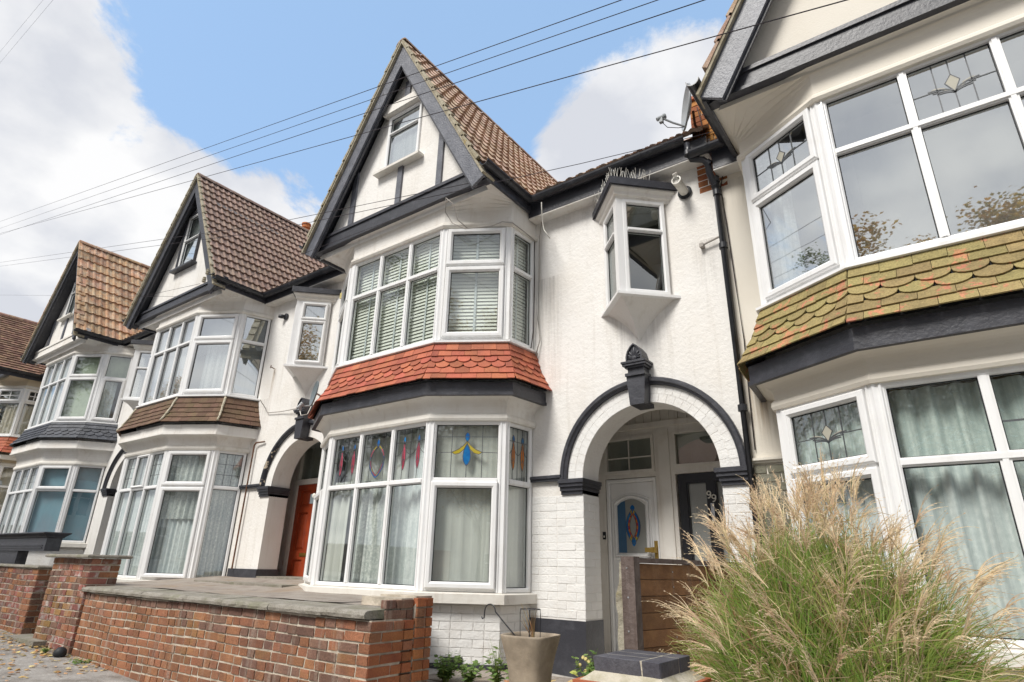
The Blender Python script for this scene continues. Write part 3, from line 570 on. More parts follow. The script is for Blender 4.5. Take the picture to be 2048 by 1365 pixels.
def gable(H, house, posts=True, side_timbers=None):
    cx, hw, ze, za, yp = H['gx'], H['ghw'], H['gz0'], H['gza'], H.get('gyp', 4.52); yb = H.get('gyb', 4.30)
    g = part_empty('gable', house)
    sl = (za-ze)/hw
    wx0, wx1, wz0, wz1 = H['gw']; wx0 += cx; wx1 += cx
    zr = lambda x: za-.12-abs(x-cx)*sl
    xr = lambda z: (za-.12-z)/sl
    mb = MB(); z0 = ze-.05; Y = yp
    P = lambda x, z: (x, Y, z)
    mb.poly([P(cx-xr(z0), z0), P(cx+xr(z0), z0), P(cx+xr(wz0), wz0), P(cx-xr(wz0), wz0)])
    mb.poly([P(cx-xr(wz0), wz0), P(wx0, wz0), P(wx0, wz1), P(cx-xr(wz1), wz1)] if cx-xr(wz1) < wx0 else [P(cx-xr(wz0), wz0), P(wx0, wz0), P(wx0, zr(wx0))])
    mb.poly([P(wx1, wz0), P(cx+xr(wz0), wz0), P(cx+xr(wz1), wz1), P(wx1, wz1)] if cx+xr(wz1) > wx1 else [P(wx1, wz0), P(cx+xr(wz0), wz0), P(wx1, zr(wx1))])
    if cx+xr(wz1) > wx1: mb.poly([P(cx-xr(wz1), wz1), P(cx+xr(wz1), wz1), P(cx, za-.12)])
    else: mb.poly([P(wx0, wz1), P(wx1, wz1), P(wx1, zr(wx1)), P(cx, za-.12), P(wx0, zr(wx0))])
    obj('render_panel', mb, H.get('grender', H['render']), g)
    rm = MB(); rm.box(wx0-.2, wx1+.2, Y+.05, Y+1.6, wz0-.2, wz1+.1); rm.f = [q for i, q in enumerate(rm.f) if i != 2]; obj('attic_room', rm, 'room', g, fix=False)
    gw = part_empty('gable_window', house)
    F = Face((wx0, Y), (wx1, Y)); W_ = wx1-wx0
    window(F, 0, W_, wz0, wz1, 1, [wz0+(wz1-wz0)*H.get('gtr', .66)], gw, [[dict()], [dict(sash=H.get('gsash', False), sw=.04)]], 'glass_bright', fw=.05, bar=.04, z0=-.03, z1=.03)
    curtain(F, 0, W_, wz0, wz1, -.055, H.get('gcurt', 'curtain_white'), gw, amp=.006)
    mb = MB(); F.box(mb, -.12, W_+.10, wz0-.045, wz0-.008, -.02, .11); obj('sill', mb, H.get('gsill', 'old_white_paint'), gw)
    if H.get('gtrim'): mb = MB(); F.box(mb, -.05, -.004, wz0-.01, wz1+.05, 0, .05); F.box(mb, -.05, W_+.05, wz1+.004, wz1+.05, 0, .049); F.box(mb, W_+.004, W_+.03, wz0-.01, wz1+.05, 0, .05); obj('window_trim', mb, H['gtrim'], gw)
    if H.get('ghead'): mb = MB(); F.box(mb, -.06, W_+.04, wz1+.006, wz1+.15, 0, .10); obj('window_head', mb, 'white_smooth', gw)
    if posts:
        for x, a, b, w in H['gposts']:
            mb = MB(); x += cx; mb.hexa([(x-w, Y-.03, a), (x+w, Y-.03, a), (x+w, Y, a), (x-w, Y, a), (x-w, Y-.03, min(b, zr(x-w))), (x+w, Y-.03, min(b, zr(x+w))), (x+w, Y, min(b, zr(x+w))), (x-w, Y, min(b, zr(x-w)))]); obj('timber', mb, 'grey_paint', g)
    # tie beam with fillets
    bm_, bt = H['beam']; mb = MB(); hx = hw+.03
    mb.box(cx-hx, cx+hx, Y-.08, Y+.02, bm_, bt); mb.box(cx-hx+.05, cx+hx-.05, Y-.10, Y-.08, bt-.035, bt+.008); mb.box(cx-hx+.05, cx+hx-.05, Y-.095, Y-.08, bm_-.004, bm_+.03); obj('tie_beam', mb, H.get('beammat', 'black_paint'), g)
    # bargeboards
    d = Vector((1, 0, sl)).normalized(); pw = H.get('bw', .185)
    for sgn in (-1, 1):
        foot = Vector((cx+sgn*(hw+.05), 0, ze)); apx = Vector((cx, 0, za)); up = (apx-foot).normalized(); inn = Vector((-sgn*up.z, 0, sgn*up.x)) if False else Vector((-sgn*abs(up.z), 0, -abs(up.x)))
        hh = pw/abs(up.z)
        a = foot; b = apx+Vector((0, 0, .0)); c = Vector((cx, 0, za-pw/abs(up.x))); dd = Vector((foot.x-sgn*hh, 0, ze))
        def slab(y0, y1, o0, o1, name, m, e=0.):
            # strip between perpendicular offsets o0..o1 from the outer edge
            A0 = foot+inn*o0-up*e; A1 = foot+inn*o1-up*e; k0 = Vector((cx, 0, za-o0/abs(up.x))); k1 = Vector((cx, 0, za-o1/abs(up.x))); q = MB()
            q.prism([Vector((p.x, y0, p.z)) for p in (A0, k0, k1, A1)], (0, y1-y0, 0)); return obj(name, q, m, g)
        slab(yb+.02, yb+.055, .0, pw, 'bargeboard', H.get('bargemat', 'grey_paint'))
        slab(yb+.055, yb+.08, pw-.05, pw+.028, 'barge_moulding', 'black_paint')
        slab(yb+.085, Y+.0, -.0, .03, 'verge_soffit', 'black_paint')
        slab(yb-.02, yb+.20, -.030, -.004, 'undercloak', 'verge')
        vt = MB(); n = H.get('nv', 13); Ls = (apx-foot).length
        vw = H.get('vw', .16)
        for i in range(n):
            if Ls*(i+.6)/n*up.z < H.get('lift', .20): continue
            p = foot+up*(Ls*i/n)+inn*-.032; q = foot+up*(Ls*(i+1)/n+.03)+inn*-.032; o = -inn
            vt.hexa([Vector((t.x, y, t.z)) for t, y in ((p, yb-.03), (q, yb-.03), (q, yb+vw), (p, yb+vw), (p+o*.05, yb-.03), (q+o*.022, yb-.03), (q+o*.022, yb+vw), (p+o*.05, yb+vw))])
        obj('verge_tiles', vt, H['roofmat'] if H.get('vergetile', True) else 'verge', g)
    return g
def roofs(H, house):
    cx, hw, ze, za = H['gx'], H['ghw'], H['gz0'], H['gza']; yb = H.get('gyb', 4.30)
    zo = .04; y1 = 10.2; lift = H.get('lift', .20); E = (hw+.05)*(1-lift/(za-ze))+.03; ez = ze+lift+.0; sl = (za+zo-ez)/E
    mb = MB(); mb.loft([[(cx-E, yb+.05, ez), (cx, yb+.05, za+zo), (cx+E, yb+.05, ez)], [(cx-E, y1, ez), (cx, y1, za+zo), (cx+E, y1, ez)]]); mb.loft([[(cx-E, yb+.05, ez-.03), (cx, yb+.05, za+zo-.05), (cx+E, yb+.05, ez-.03)], [(cx-E, y1, ez-.03), (cx, y1, za+zo-.05), (cx+E, y1, ez-.03)]])
    rf = obj('roof', mb, 'seal', house, fix=False)
    # main roof behind the eaves
    mp = .83; me_ = H['gz0']+.19; yE = 5.28; yT = yE+ (H.get('ridge', 8.4)-me_)/mp; mm = MB(); x0, x1 = H['xl'], H['xr']
    mm.loft([[(x0, yE, me_), (x1, yE, me_)], [(x0, yT, me_+(yT-yE)*mp), (x1, yT, me_+(yT-yE)*mp)], [(x0, 2*yT-yE+1, me_-.8), (x1, 2*yT-yE+1, me_-.8)]]); obj('main_roof', mm, H['roofmat'], house, fix=False)
    keep = lambda p: p.z > me_+(p.y-yE)*mp-.12
    up = Vector((-E, 0, za+zo-ez)); nv = H.get('nv', 13); l = up.length/nv; w = H.get('tw', .30); nu = int(5.2/w)
    if H.get('plain'):
        slope_tiles((cx+E, yb, ez), (0, 1, 0), up, nu, nv, w, l, H['roofmat'], rf, keep, limit=H.get('limit', 290), amp=.003, rolls=1, stagger=.5)
    else: slope_tiles((cx+E, yb, ez), (0, 1, 0), up, nu, nv, w, l, H['roofmat'], rf, keep, limit=290)
    # ridge tiles
    y = yb-.02
    for i in range(12):
        rd = MB(); rings = []
        for yy, k in ((y, 1.04), (y+.36, 1.0)): rings.append([(cx+.11*k*math.cos(PI*j/8), yy, za+zo-.05+.10*k*math.sin(PI*j/8)) for j in range(9)])
        rd.loft(rings); rd.loft([[rings[0][j] for j in range(9)], [(x, q, z-.02) for x, q, z in rings[0]]]); obj('ridge_tile', rd, H.get('ridgemat', H['roofmat']), rf); y += .37
        if za-.1 < me_+(y-yE)*mp: break
    # front rows of the main roof between gable and party wall
    xa = cx+E-.05; nu = int((x1-xa)/.3)
    if nu > 0: slope_tiles((x1-nu*.3, yE-.03, me_), (1, 0, 0), (0, 1, mp), nu, 3, .30, .30, H['roofmat'], house.get('x') or bpy.data.objects[rf.name], None, limit=60)
def gutterrun(pts, house, H, ends=True, r_=.062):
    g = MB(); P = [Vector(p) for p in pts]
    # half round channel
    rings = []
    for i, p in enumerate(P):
        d0 = (P[i]-P[i-1]).normalized() if i else (P[1]-P[0]).normalized(); d1 = (P[i+1]-P[i]).normalized() if i < len(P)-1 else d0
        t = (d0+d1).normalized(); s = t.cross(Vector((0, 0, 1))).normalized(); k = 1/max(.5, d0.dot(t))
        prof = [(math.cos(PI+PI*j/10)*r_, math.sin(PI+PI*j/10)*r_*1.05) for j in range(11)]; inner = [(a*.86, b*.86) for a, b in prof[::-1]]
        rings.append([p+s*a*k+Vector((0, 0, b)) for a, b in prof+inner])
    g.loft(rings, True, True); go = obj('gutter', g, 'black_plastic', house)
    L = sum((b-a).length for a, b in zip(P[:-1], P[1:]))
    for a, b in zip(P[:-1], P[1:]):
        d = b-a; n = max(1, int(d.length/.9)); dn = d.normalized(); s = dn.cross(Vector((0, 0, 1)))
        for i in range(n):
            c = a+d*((i+.5)/n); br = MB(); rr = []
            for o in (-.016, .016): rr.append([c+dn*o+s*math.cos(PI+PI*j/10)*(r_+.006)+Vector((0, 0, math.sin(PI+PI*j/10)*(r_+.006)*1.05)) for j in range(11)])
            br.loft(rr); obj('gutter_bracket', br, 'black_plastic', go, fix=False)
    return go
def eaves(H, house):
    cx, hw = H['gx'], H['ghw']; ze = H['gz0']; yb = H.get('gyb', 4.30); E = hw+.05; zf = ze+.0; ym = 5.28; e = H['eave']
    for sgn in (1, -1):
        x = cx+sgn*E; mb = MB(); mb.box(min(x, x-sgn*.035), max(x, x-sgn*.035), yb+.06, ym, H['beam'][0]-.03, ze+.14)
        obj('fascia', mb, 'black_paint', house)
        xe = H['xr'] if sgn > 0 else H['xl']; gx = x+sgn*.035; gz = ze+.155; yg = ym-.075
        if sgn > 0 and H['xr'] > x+.1: pts = [(gx, yb-.03, gz), (gx, yg, gz), (H.get('gend', H['xr']), yg, gz)]
        elif sgn < 0 and H.get('lgut'): pts = [(gx, yb-.06, gz), (gx, yg, gz), (H['lgut'], yg, gz)]
        else: pts = [(gx, yb-.03, gz), (gx, yg+.1, gz)]
        gutterrun(pts, house, H)
        a, b = sorted((x-sgn*.035, xe)); mb = MB(); mb.box(a, b, ym, ym+.03, e-.06, ze+.15); obj('fascia', mb, 'black_paint', house); mb = MB(); mb.box(a, b, ym+.005, YW, e-.075, e-.055); obj('soffit', mb, 'white_smooth', house)
def cove_to_eaves(H, house, m):
    """rendered frieze above the upper window, coved out to the square eaves"""
    O = outline(H, .03); cx, hw = H['gx'], H['ghw']; zt = H['bay_up_top']; zb = H['beam'][0]+.01; yp = H.get('gyp', 4.52)
    def eight(Q): return [Q[0], Q[1], lerp(Q[1], Q[2], .5), Q[2], Q[3], lerp(Q[3], Q[4], .5), Q[4], Q[5]]
    L = eight(O); yy = yp-.06; X = hw+.01
    R_ = [Vector((cx-X, YW, 0)), Vector((cx-X, 5.0, 0)), Vector((cx-X, yy, 0)), Vector((L[3].x, yy, 0)), Vector((L[4].x, yy, 0)), Vector((cx+X, yy, 0)), Vector((cx+X, 5.0, 0)), Vector((cx+X, YW, 0))]
    rings = [[Vector((p.x, p.y, zt+.07)) for p in L]]; zk = zt+.07+(zb-zt-.07)*.35
    n = 7
    for i in range(n+1):
        t = i/n; k = 1-math.cos(PI/2*t); h = math.sin(PI/2*t); rings.append([Vector((*(p.lerp(q, k)).xy, zk+(zb-zk)*h)) for p, q in zip(L, R_)])
    mb = MB(); mb.loft(rings); obj('eaves_cove', mb, m, house, smooth=False)
    mb = MB(); solid_ring(mb, H, [(.0, zt-.01), (.05, zt-.005), (.065, zt+.02), (.06, zt+.05), (.035, zt+.075), (0, zt+.075)]); obj('hood_mould', mb, H.get('hoodmat', 'old_white_paint'), house)
def bay_body(H, house):
    zl, zt = H['lo'][0], H['lo'][2]; ub, ut = H['up'][0], H['up'][2]; ez, bz0, bz1 = H['apron'][1], H['lbeam'][0], H['lbeam'][1]; at = H['apron'][0]; r_ = H['render']
    # cove under the beam
    n = 7; z0 = zt+.075; rings = [ring(H, .03, z0), ring(H, .03, z0+(bz0-z0)*.25)]
    for i in range(1, n+1): t = i/n; rings.append(ring(H, .03+.135*(1-math.cos(PI/2*t)), z0+(bz0-z0)*(.25+.75*math.sin(PI/2*t))))
    mb = MB(); mb.loft(rings); obj('bay_cove', mb, H.get('cove', r_), house)
    mb = MB(); solid_ring(mb, H, [(.0, zt-.01), (.05, zt-.005), (.06, zt+.02), (.055, zt+.05), (.035, zt+.075), (0, zt+.075)]); obj('hood_mould', mb, H.get('hoodmat', 'old_white_paint'), house)
    bm_ = H.get('lbeammat', 'black_paint'); mb = MB(); solid_ring(mb, H, [(.10, bz0), (.185, bz0), (.185, bz1), (.10, bz1)]); solid_ring(mb, H, [(.15, bz0-.012), (.197, bz0-.012), (.197, bz0+.022), (.15, bz0+.022)]); obj('bay_fascia', mb, bm_, house)
    # lead flashing and sill of the upper window
    mb = MB(); solid_ring(mb, H, [(-.02, ub-.065), (.035, ub-.07), (.050, at-.035), (.030, at-.04), (-.02, at-.02)]); obj('lead_flashing', mb, H.get('leadmat', 'lead'), house)
    mb = MB(); solid_ring(mb, H, [(-.05, ub-.002), (.02, ub-.002), (.075, ub-.022), (.075, ub-.045), (.06, ub-.05), (-.05, ub-.05)]); obj('window_sill', mb, 'upvc', house)
    mb = MB(); solid_ring(mb, H, [(-.06, ub-.05), (-.02, ub-.05), (-.02, zt), (-.06, zt)]); obj('bay_wall', mb, r_, house)
    # lower sill and dado
    sm = H.get('sillmat', 'old_white_paint'); sh = H.get('sillh', .09); so = H.get('sillo', .09)
    mb = MB(); solid_ring(mb, H, [(-.05, zl-.002), (.02, zl-.002), (so, zl-.015), (so, zl-sh), (so-.03, zl-sh-.004), (-.05, zl-sh-.004)]); obj('window_sill', mb, sm, house)
    mb = MB(); solid_ring(mb, H, [(-.2, zl-sh), (-.004, zl-sh), (-.004, -1.9), (-.2, -1.9)]); return obj('dado_wall', mb, H.get('dadomat', r_), house)

def keystone(H, house, fancy=True, m='black_paint'):
    ax, zs = H['archx'], H['spring']; z0 = zs+.66; zt = zs+.955; ar = H['arch']
    mb = MB(); yb = YW-.145
    mb.hexa([(ax-.075, yb, z0), (ax+.075, yb, z0), (ax+.075, YW+.1, z0), (ax-.075, YW+.1, z0), (ax-.10, yb, zt), (ax+.10, yb, zt), (ax+.10, YW, zt), (ax-.10, YW, zt)])
    obj('keystone', mb, m, ar)
    mb = MB()
    for (w, d, a, b) in ((.105, .165, zt, zt+.03), (.085, .135, zt+.03, zt+.085), (.105, .16, zt+.085, zt+.105), (.125, .18, zt+.105, zt+.13), (.135, .19, zt+.13, zt+.15)): mb.box(ax-w, ax+w, YW-d, YW, a, b)
    obj('keystone_cap', mb, m, ar)
    zc = zt+.15; pts = [(ax+x*.86, zc+z*.84) for x, z in ((-.10, 0), (.10, 0), (.104, .06), (.085, .13), (.04, .195), (0, .225), (-.04, .195), (-.085, .13), (-.104, .06))]
    mb = MB(); mb.prism([(x, YW-.15, z) for x, z in pts], (0, .15, 0)); ant = obj('antefix', mb, m, ar)
    if fancy:
        rim = MB(); ins = [(ax+(x-ax)*.82, zc+.012+(z-zc)*.86) for x, z in pts]
        rim.loft([[(x, YW-.15, z) for x, z in pts], [(x, YW-.168, z) for x, z in pts], [(x, YW-.168, z) for x, z in ins], [(x, YW-.15, z) for x, z in ins]], True); obj('antefix_rim', rim, m, ar)
        for ang, ln, wd in ((0, .125, .021), (.6, .105, .017), (-.6, .105, .017), (1.05, .09, .014), (-1.05, .09, .014), (1.42, .075, .010), (-1.42, .075, .010)):
            pt = MB(); ln *= .84; wd *= .86; c = Vector((ax, YW-.15, zc+.03)); d = Vector((math.sin(ang), 0, math.cos(ang))); s = Vector((math.cos(ang), 0, -math.sin(ang))); rings = []
            for i in range(7): q = i/6; wv = wd*math.sin(PI*(.12+.88*q))**.7 if q < 1 else .001; rings.append([c+d*(.02+ln*q)+s*wv*math.cos(PI*j/4)+Vector((0, -.016*math.sin(PI*j/4)*math.sin(PI*(.1+.85*q)), 0)) for j in range(5)])
            pt.loft(rings); obj('petal', pt, m, ar, smooth=True)
        pt = MB().lathe((ax, YW-.15, zc+.03), [(.03, 0), (.026, .012), (.012, .02)], (0, -1, 0), 10); obj('petal', pt, m, ar)
def arch_trim(H, house, m='black_paint', left_string=None, right_string=None, fancy=True):
    ax, zs = H['archx'], H['spring']; ar = part_empty('arch', house); H['arch'] = ar
    n = 36; R1, R0 = .955, .885; prof = [(R0, 0), (R0, -.035), (R0+.02, -.045), (R0+.028, -.06), (R1-.012, -.06), (R1, -.05), (R1, 0)]
    rings = [[(ax-r_*math.cos(PI*i/n), YW+d, zs+.0+r_*math.sin(PI*i/n)) for r_, d in prof] for i in range(n+1)]
    mb = MB(); mb.loft(rings); obj('hood_moulding', mb, m, ar)
    for sgn in (-1, 1):
        xi = ax+sgn*.705; xo = ax+sgn*.955
        for (w, d, a, b) in ((.04, .075, zs-.04, zs+.0), (.028, .06, zs-.075, zs-.04), (.012, .04, zs-.115, zs-.075), (.0, .022, zs-.15, zs-.115)):
            x0, x1 = sorted((xi-sgn*w, (xo if w > .03 else xi+sgn*(.25-w*0))+sgn*w*.3)); q = MB(); q.box(x0, x1, YW-d, YW+.33, a, b); obj('impost', q, m, ar)
    for xs_, sgn in ((left_string, -1), (right_string, 1)):
        if xs_ is None: continue
        x0, x1 = sorted((xs_, ax+sgn*.93)); q = MB(); q.box(x0, x1, YW-.045, YW, zs-.005, zs+.055); q.box(x0, x1, YW-.06, YW-.045, zs+.022, zs+.05); obj('string_course', q, m, ar)
    keystone(H, house, fancy, m); return ar
def porch(H, house, xl, xr_, yb, zf, zc, m='porch_paint'):
    mb = MB(); y0 = YW+.33
    mb.poly([(xl, y0, zf), (xl, yb, zf), (xl, yb, zc), (xl, y0, zc)]); mb.poly([(xr_, y0, zf), (xr_, yb, zf), (xr_, yb, zc), (xr_, y0, zc)]); mb.poly([(xl, y0, zc), (xr_, y0, zc), (xr_, yb, zc), (xl, yb, zc)]); mb.poly([(xl, y0-.34, zf), (xr_, y0-.34, zf), (xr_, yb, zf), (xl, yb, zf)])
    mb.poly([(xl, yb+.03, zf), (xr_, yb+.03, zf), (xr_, yb+.03, zc), (xl, yb+.03, zc)])
    return obj('porch', mb, m, house, fix=False)

# ---------------------------------------------------------------- setting: ground, road
def gz(x, y):      # the street climbs to the left; front gardens sit a little above the pavement
    z = -1.43-.042*x
    return z
def ground_sheet(name, x0, x1, y0, y1, m, dz, nx=40, ny=4, kind='structure', nf=None):
    mb = MB(); rings = []
    for j in range(ny+1):
        y = y0+(y1-y0)*j/ny; rings.append([(x0+(x1-x0)*i/nx, y, gz(x0+(x1-x0)*i/nx, y)+(dz(x0+(x1-x0)*i/nx, y) if callable(dz) else dz)) for i in range(nx+1)])
    mb.loft(rings); return obj(name, mb, m, None, kind, fix=False)
ground_sheet('ground', -400, 400, -400, 400, 'soil', -.16, 60, 40)
ground_sheet('road', -120, 120, -8.6, -1.2, 'asphalt', -.10)
ground_sheet('pavement', -120, 120, -1.05, 3.36, 'paving', .0, 160, 6)
ground_sheet('far_pavement', -120, 120, -11.2, -8.75, 'paving', .0, 80)
for y in (-1.2, -8.75):
    kb = MB(); kb.loft([[(x, y, gz(x, 0)-.12), (x, y, gz(x, 0)+.002), (x, y+.15, gz(x, 0)+.002), (x, y+.15, gz(x, 0)-.12)] for x in (-120, 0, 120)]); obj('kerb', kb, 'kerb', None, 'structure')
def gdz(x, y): return .42+.06*math.sin(x*3+y*5)*.2
ground_sheet('garden_ground', -9.9, 6, 3.36, 8, 'garden_concrete', lambda x, y: .36 if x < -1.4 else .26, 60, 12)
gp = MB(); gp.box(-4.1, -1.9, 3.7, 5.2, -1.2, -.895)
gpath = obj('garden_path', MB(), 'patio', None, 'structure')
rr = random.Random(3)
for i in range(5):
    for j in range(3):
        x0 = -4.05+i*.46; y0 = 3.75+j*.46; z = -.885+rr.uniform(-.006, .006); mb = MB(); mb.box(x0, x0+.445, y0, y0+.445, z-.05, z); obj('paving_slab', mb, 'patio', gpath)

# ---------------------------------------------------------------- the four houses in view and the roof beyond
SASH = dict(sash=True); FX = dict()
def cv(m, w=-.085, part=(0, 1), top=1., bot=0., **k):
    return lambda F, a0, a1, v0, v1, bw: curtain(F, a0+(a1-a0)*part[0], a0+(a1-a0)*part[1], v0+(v1-v0)*bot, v0+(v1-v0)*top, w, m, bw, **k)
def vb(w=-.10): return lambda F, a0, a1, v0, v1, bw: venetian(F, a0+.02, a1-.02, v0, v1, w, bw)
def flat(m, w=-.09, top=1., bot=0., part=(0, 1)): return lambda F, a0, a1, v0, v1, bw: curtain(F, a0+(a1-a0)*part[0], a0+(a1-a0)*part[1], v0+(v1-v0)*bot, v0+(v1-v0)*top, w, m, bw, amp=.0015, name='blind_or_backing')

def build(H, label, parts):
    hs = thing('terraced_house', label, 'house', (H['cx'], 6.5, H.get('gnd', -1.2)), 'terraced houses along the street')
    H['house'] = hs
    H['wall'] = facade(H, hs)
    H['dado'] = bay_body(H, hs)
    cove_to_eaves(H, hs, H.get('topcove', 'white_smooth'))
    room_shell(H, hs, H['lo'][0]-.4, H['lo'][2]+.3); room_shell(H, hs, H['up'][0]-.05, H['up'][2]+.3)
    H['bw_lo'] = bay_storey(H, hs, H['lo'][0], H['lo'][2], H['lo'][1], H['dlo'], H['clo'], 'lower', H.get('glo', 'glass'))
    H['bw_up'] = bay_storey(H, hs, H['up'][0], H['up'][2], H['up'][1], H['dup'], H['cup'], 'upper', H.get('gup', 'glass'))
    apron(H, hs, H['apron'][0], H['apron'][1], (.035, .235), H.get('arows', 6), H.get('atile', .165), H['atilemat'], H['akinds'])
    gable(H, hs); roofs(H, hs); eaves(H, hs)
    if 'orx' in H: oriel(H, hs, H['orl'])
    return hs
K6 = ['r', 'r', 's', 's', 'r', 'r']
# --- the middle house
H1 = dict(cx=-5.28, a=.83, b=1.52, e=1.56, xl=-7.10, xr=-1.42, eave=4.17, render='white_render', archx=-2.375, spring=.875, orx=-2.37, or0=2.65, or1=3.77, orl=3.40,
 bay_up_top=3.86, lo=(-.225, .84, 1.47), up=(2.40, 3.33, 3.86), apron=(2.33, 1.87), lbeam=(1.72, 1.85), gx=-5.30, ghw=1.60, gz0=4.17, gza=7.13, gw=(-.33, .33, 5.13, 6.08), beam=(4.20, 4.42),
 roofmat='roof_one', atilemat='terracotta', akinds=K6, nv=14, tw=.29, ghead=True, cove='white_smooth', dadomat='white_joint', sillh=.10, gend=-1.62,
 gposts=[(-.93, 4.40, 5.62, .045), (.02, 4.40, 5.10, .045), (.76, 4.40, 6.3, .045), (.0, 6.24, 6.60, .05)], gcurt='curtain_white', gsash=False, vergetile=False, vw=.11)
drop = dict(art='drops_red'); 
H1['dlo'] = [dict(spec=[[FX], [dict(art='drops_orange')]]), dict(spec=[[SASH], [dict(art='wings')]]), dict(cols=3, spec=[[FX, FX, FX], [drop, dict(art='mandorla'), drop]]), dict(spec=[[SASH], [dict(art='wings')]]), dict(spec=[[FX], [dict(art='drops_orange')]])]
H1['clo'] = [[cv('curtain_grey')], [cv('curtain_grey')], [cv('curtain_grey', part=(0, .22), top=.68, amp=.03), cv('curtain_lace', -.14, part=(.22, .62), top=.68, amp=.03), cv('curtain_white', -.20, part=(0, .9), top=.66, waves=9, amp=.03), cv('curtain_white', -.15, part=(.80, .96), top=1), cv('curtain_grey', -.26, part=(0, 1), bot=.5)], [cv('curtain_grey', amp=.006)], [cv('curtain_grey', amp=.008)]]  # the rearmost grey net is added to lighten the backing of the stained lights
H1['dup'] = [dict(spec=[[FX], [FX]]), dict(spec=[[SASH], [SASH]]), dict(cols=3, spec=[[FX]*3, [FX]*3]), dict(spec=[[SASH], [SASH]]), dict(spec=[[FX], [FX]])]
H1['cup'] = [[vb()]]*5
hs1 = build(H1, 'white rendered house with new orange-red tiled apron between its bays and arched double doorway', None)
# --- house to the right (cream)
H3 = dict(cx=.555, a=.875, b=1.57, e=1.61, xl=-1.385, xr=6.0, eave=3.94, render='cream_render', bay_up_top=3.64, lo=(-.35, .69, 1.23), up=(2.14, 3.12, 3.66), apron=(2.08, 1.61), lbeam=(1.44, 1.59),
 gx=.50, ghw=1.62, gz0=3.96, gza=6.92, gw=(-.33, .33, 5.0, 5.9), beam=(3.955, 4.16), roofmat='roof_one', atilemat='painted_tile', akinds=K6, leadmat='painted_tile', cove='cream_render', topcove='cream_render', grender='cream_render', dadomat='cream_render',
 atile=.20, gposts=[], lgut=-1.58, hoodmat='cream_render', bw=.21)
H3['dlo'] = [dict(spec=[[FX], [FX]]), dict(spec=[[SASH], [dict(sash=True, art='tulip', glass='glass_wavy')]]), dict(cols=3, spec=[[FX]*3, [dict(glass='glass_wavy'), dict(art='cross', glass='glass_wavy'), dict(glass='glass_wavy')]]), dict(spec=[[SASH], [dict(sash=True, art='tulip')]]), dict(spec=[[FX], [FX]])]
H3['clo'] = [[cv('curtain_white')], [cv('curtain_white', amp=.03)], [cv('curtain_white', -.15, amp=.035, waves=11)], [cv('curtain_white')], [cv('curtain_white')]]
H3['dup'] = [dict(spec=[[FX], [FX]]), dict(spec=[[SASH], [dict(sash=True, art='tulip')]]), dict(cols=3, spec=[[FX]*3, [FX, dict(art='tulip'), FX]]), dict(spec=[[SASH], [dict(sash=True, art='tulip')]]), dict(spec=[[FX], [FX]])]
H3['cup'] = [[cv('curtain_white')], [cv('curtain_white', part=(0, .42), amp=.04), flat('room', -.35)], [flat('room', -.35)], [flat('room', -.35)], [cv('curtain_white')]]  # room-grey sheets are added backing for the dim interior and sky reflection, not blinds
H3['glo'] = 'glass'; H3['gup'] = 'glass_bright'
hs3 = build(H3, 'cream rendered house with mossy olive tiled apron, beside the tall ornamental grass', None)
# --- house to the left
H2 = dict(cx=-11.12, a=.74, b=1.475, e=1.66, xl=-12.95, xr=-7.10, eave=4.44, render='white_render', archx=-7.93, spring=1.11, orx=-8.08, or0=2.90, or1=4.0, orl=3.66, orsash=True, orglass='glass_bright', orcurtain='curtain_white',
 bay_up_top=4.12, lo=(-.28, 1.11, 1.70), up=(2.64, 3.62, 4.13), apron=(2.56, 2.12), lbeam=(1.93, 2.08), gx=-11.15, ghw=1.63, gz0=4.36, gza=7.22, gw=(-.38, .26, 5.30, 6.50), beam=(4.42, 4.60),
 roofmat='roof_two', atilemat='brown_tile', akinds=['r']*5, arows=5, atile=.165, lbeammat='white_smooth', leadmat='lead', nv=15, tw=.235, gposts=[], gsill='black_paint', gtrim='black_paint', gtr=.52, cove='white_smooth', bw=.17, bargemat='black_paint', gend=-7.2, sillh=.06, vergetile=False, vw=.03)
gr = dict(art='grid')
H2['dlo'] = [dict(spec=[[FX], [gr]]), dict(spec=[[SASH], [SASH]]), dict(cols=3, spec=[[FX]*3, [gr, dict(sash=True, sw=.04), gr]]), dict(spec=[[SASH], [SASH]]), dict(spec=[[FX], [gr]])]
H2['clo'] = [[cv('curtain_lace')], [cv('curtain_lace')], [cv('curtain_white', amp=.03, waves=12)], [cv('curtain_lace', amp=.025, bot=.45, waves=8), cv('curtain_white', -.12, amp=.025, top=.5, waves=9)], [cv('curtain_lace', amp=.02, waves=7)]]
H2['dup'] = [dict(spec=[[FX], [FX]]), dict(spec=[[SASH], [SASH]]), dict(cols=3, spec=[[FX]*3, [FX]*3]), dict(spec=[[SASH], [SASH]]), dict(spec=[[FX], [FX]])]
H2['cup'] = [[flat('blind_pale')], [flat('blind_pale')], [flat('blind_pale')], [cv('curtain_white', part=(.3, 1), top=.62, amp=.03), flat('blind_pale', -.13, bot=.62)], [flat('curtain_grey')]]
H2['gup'] = 'glass_bright'
hs2 = build(H2, 'white house with brown pantiled steep roof and red-brown panelled front door', None)
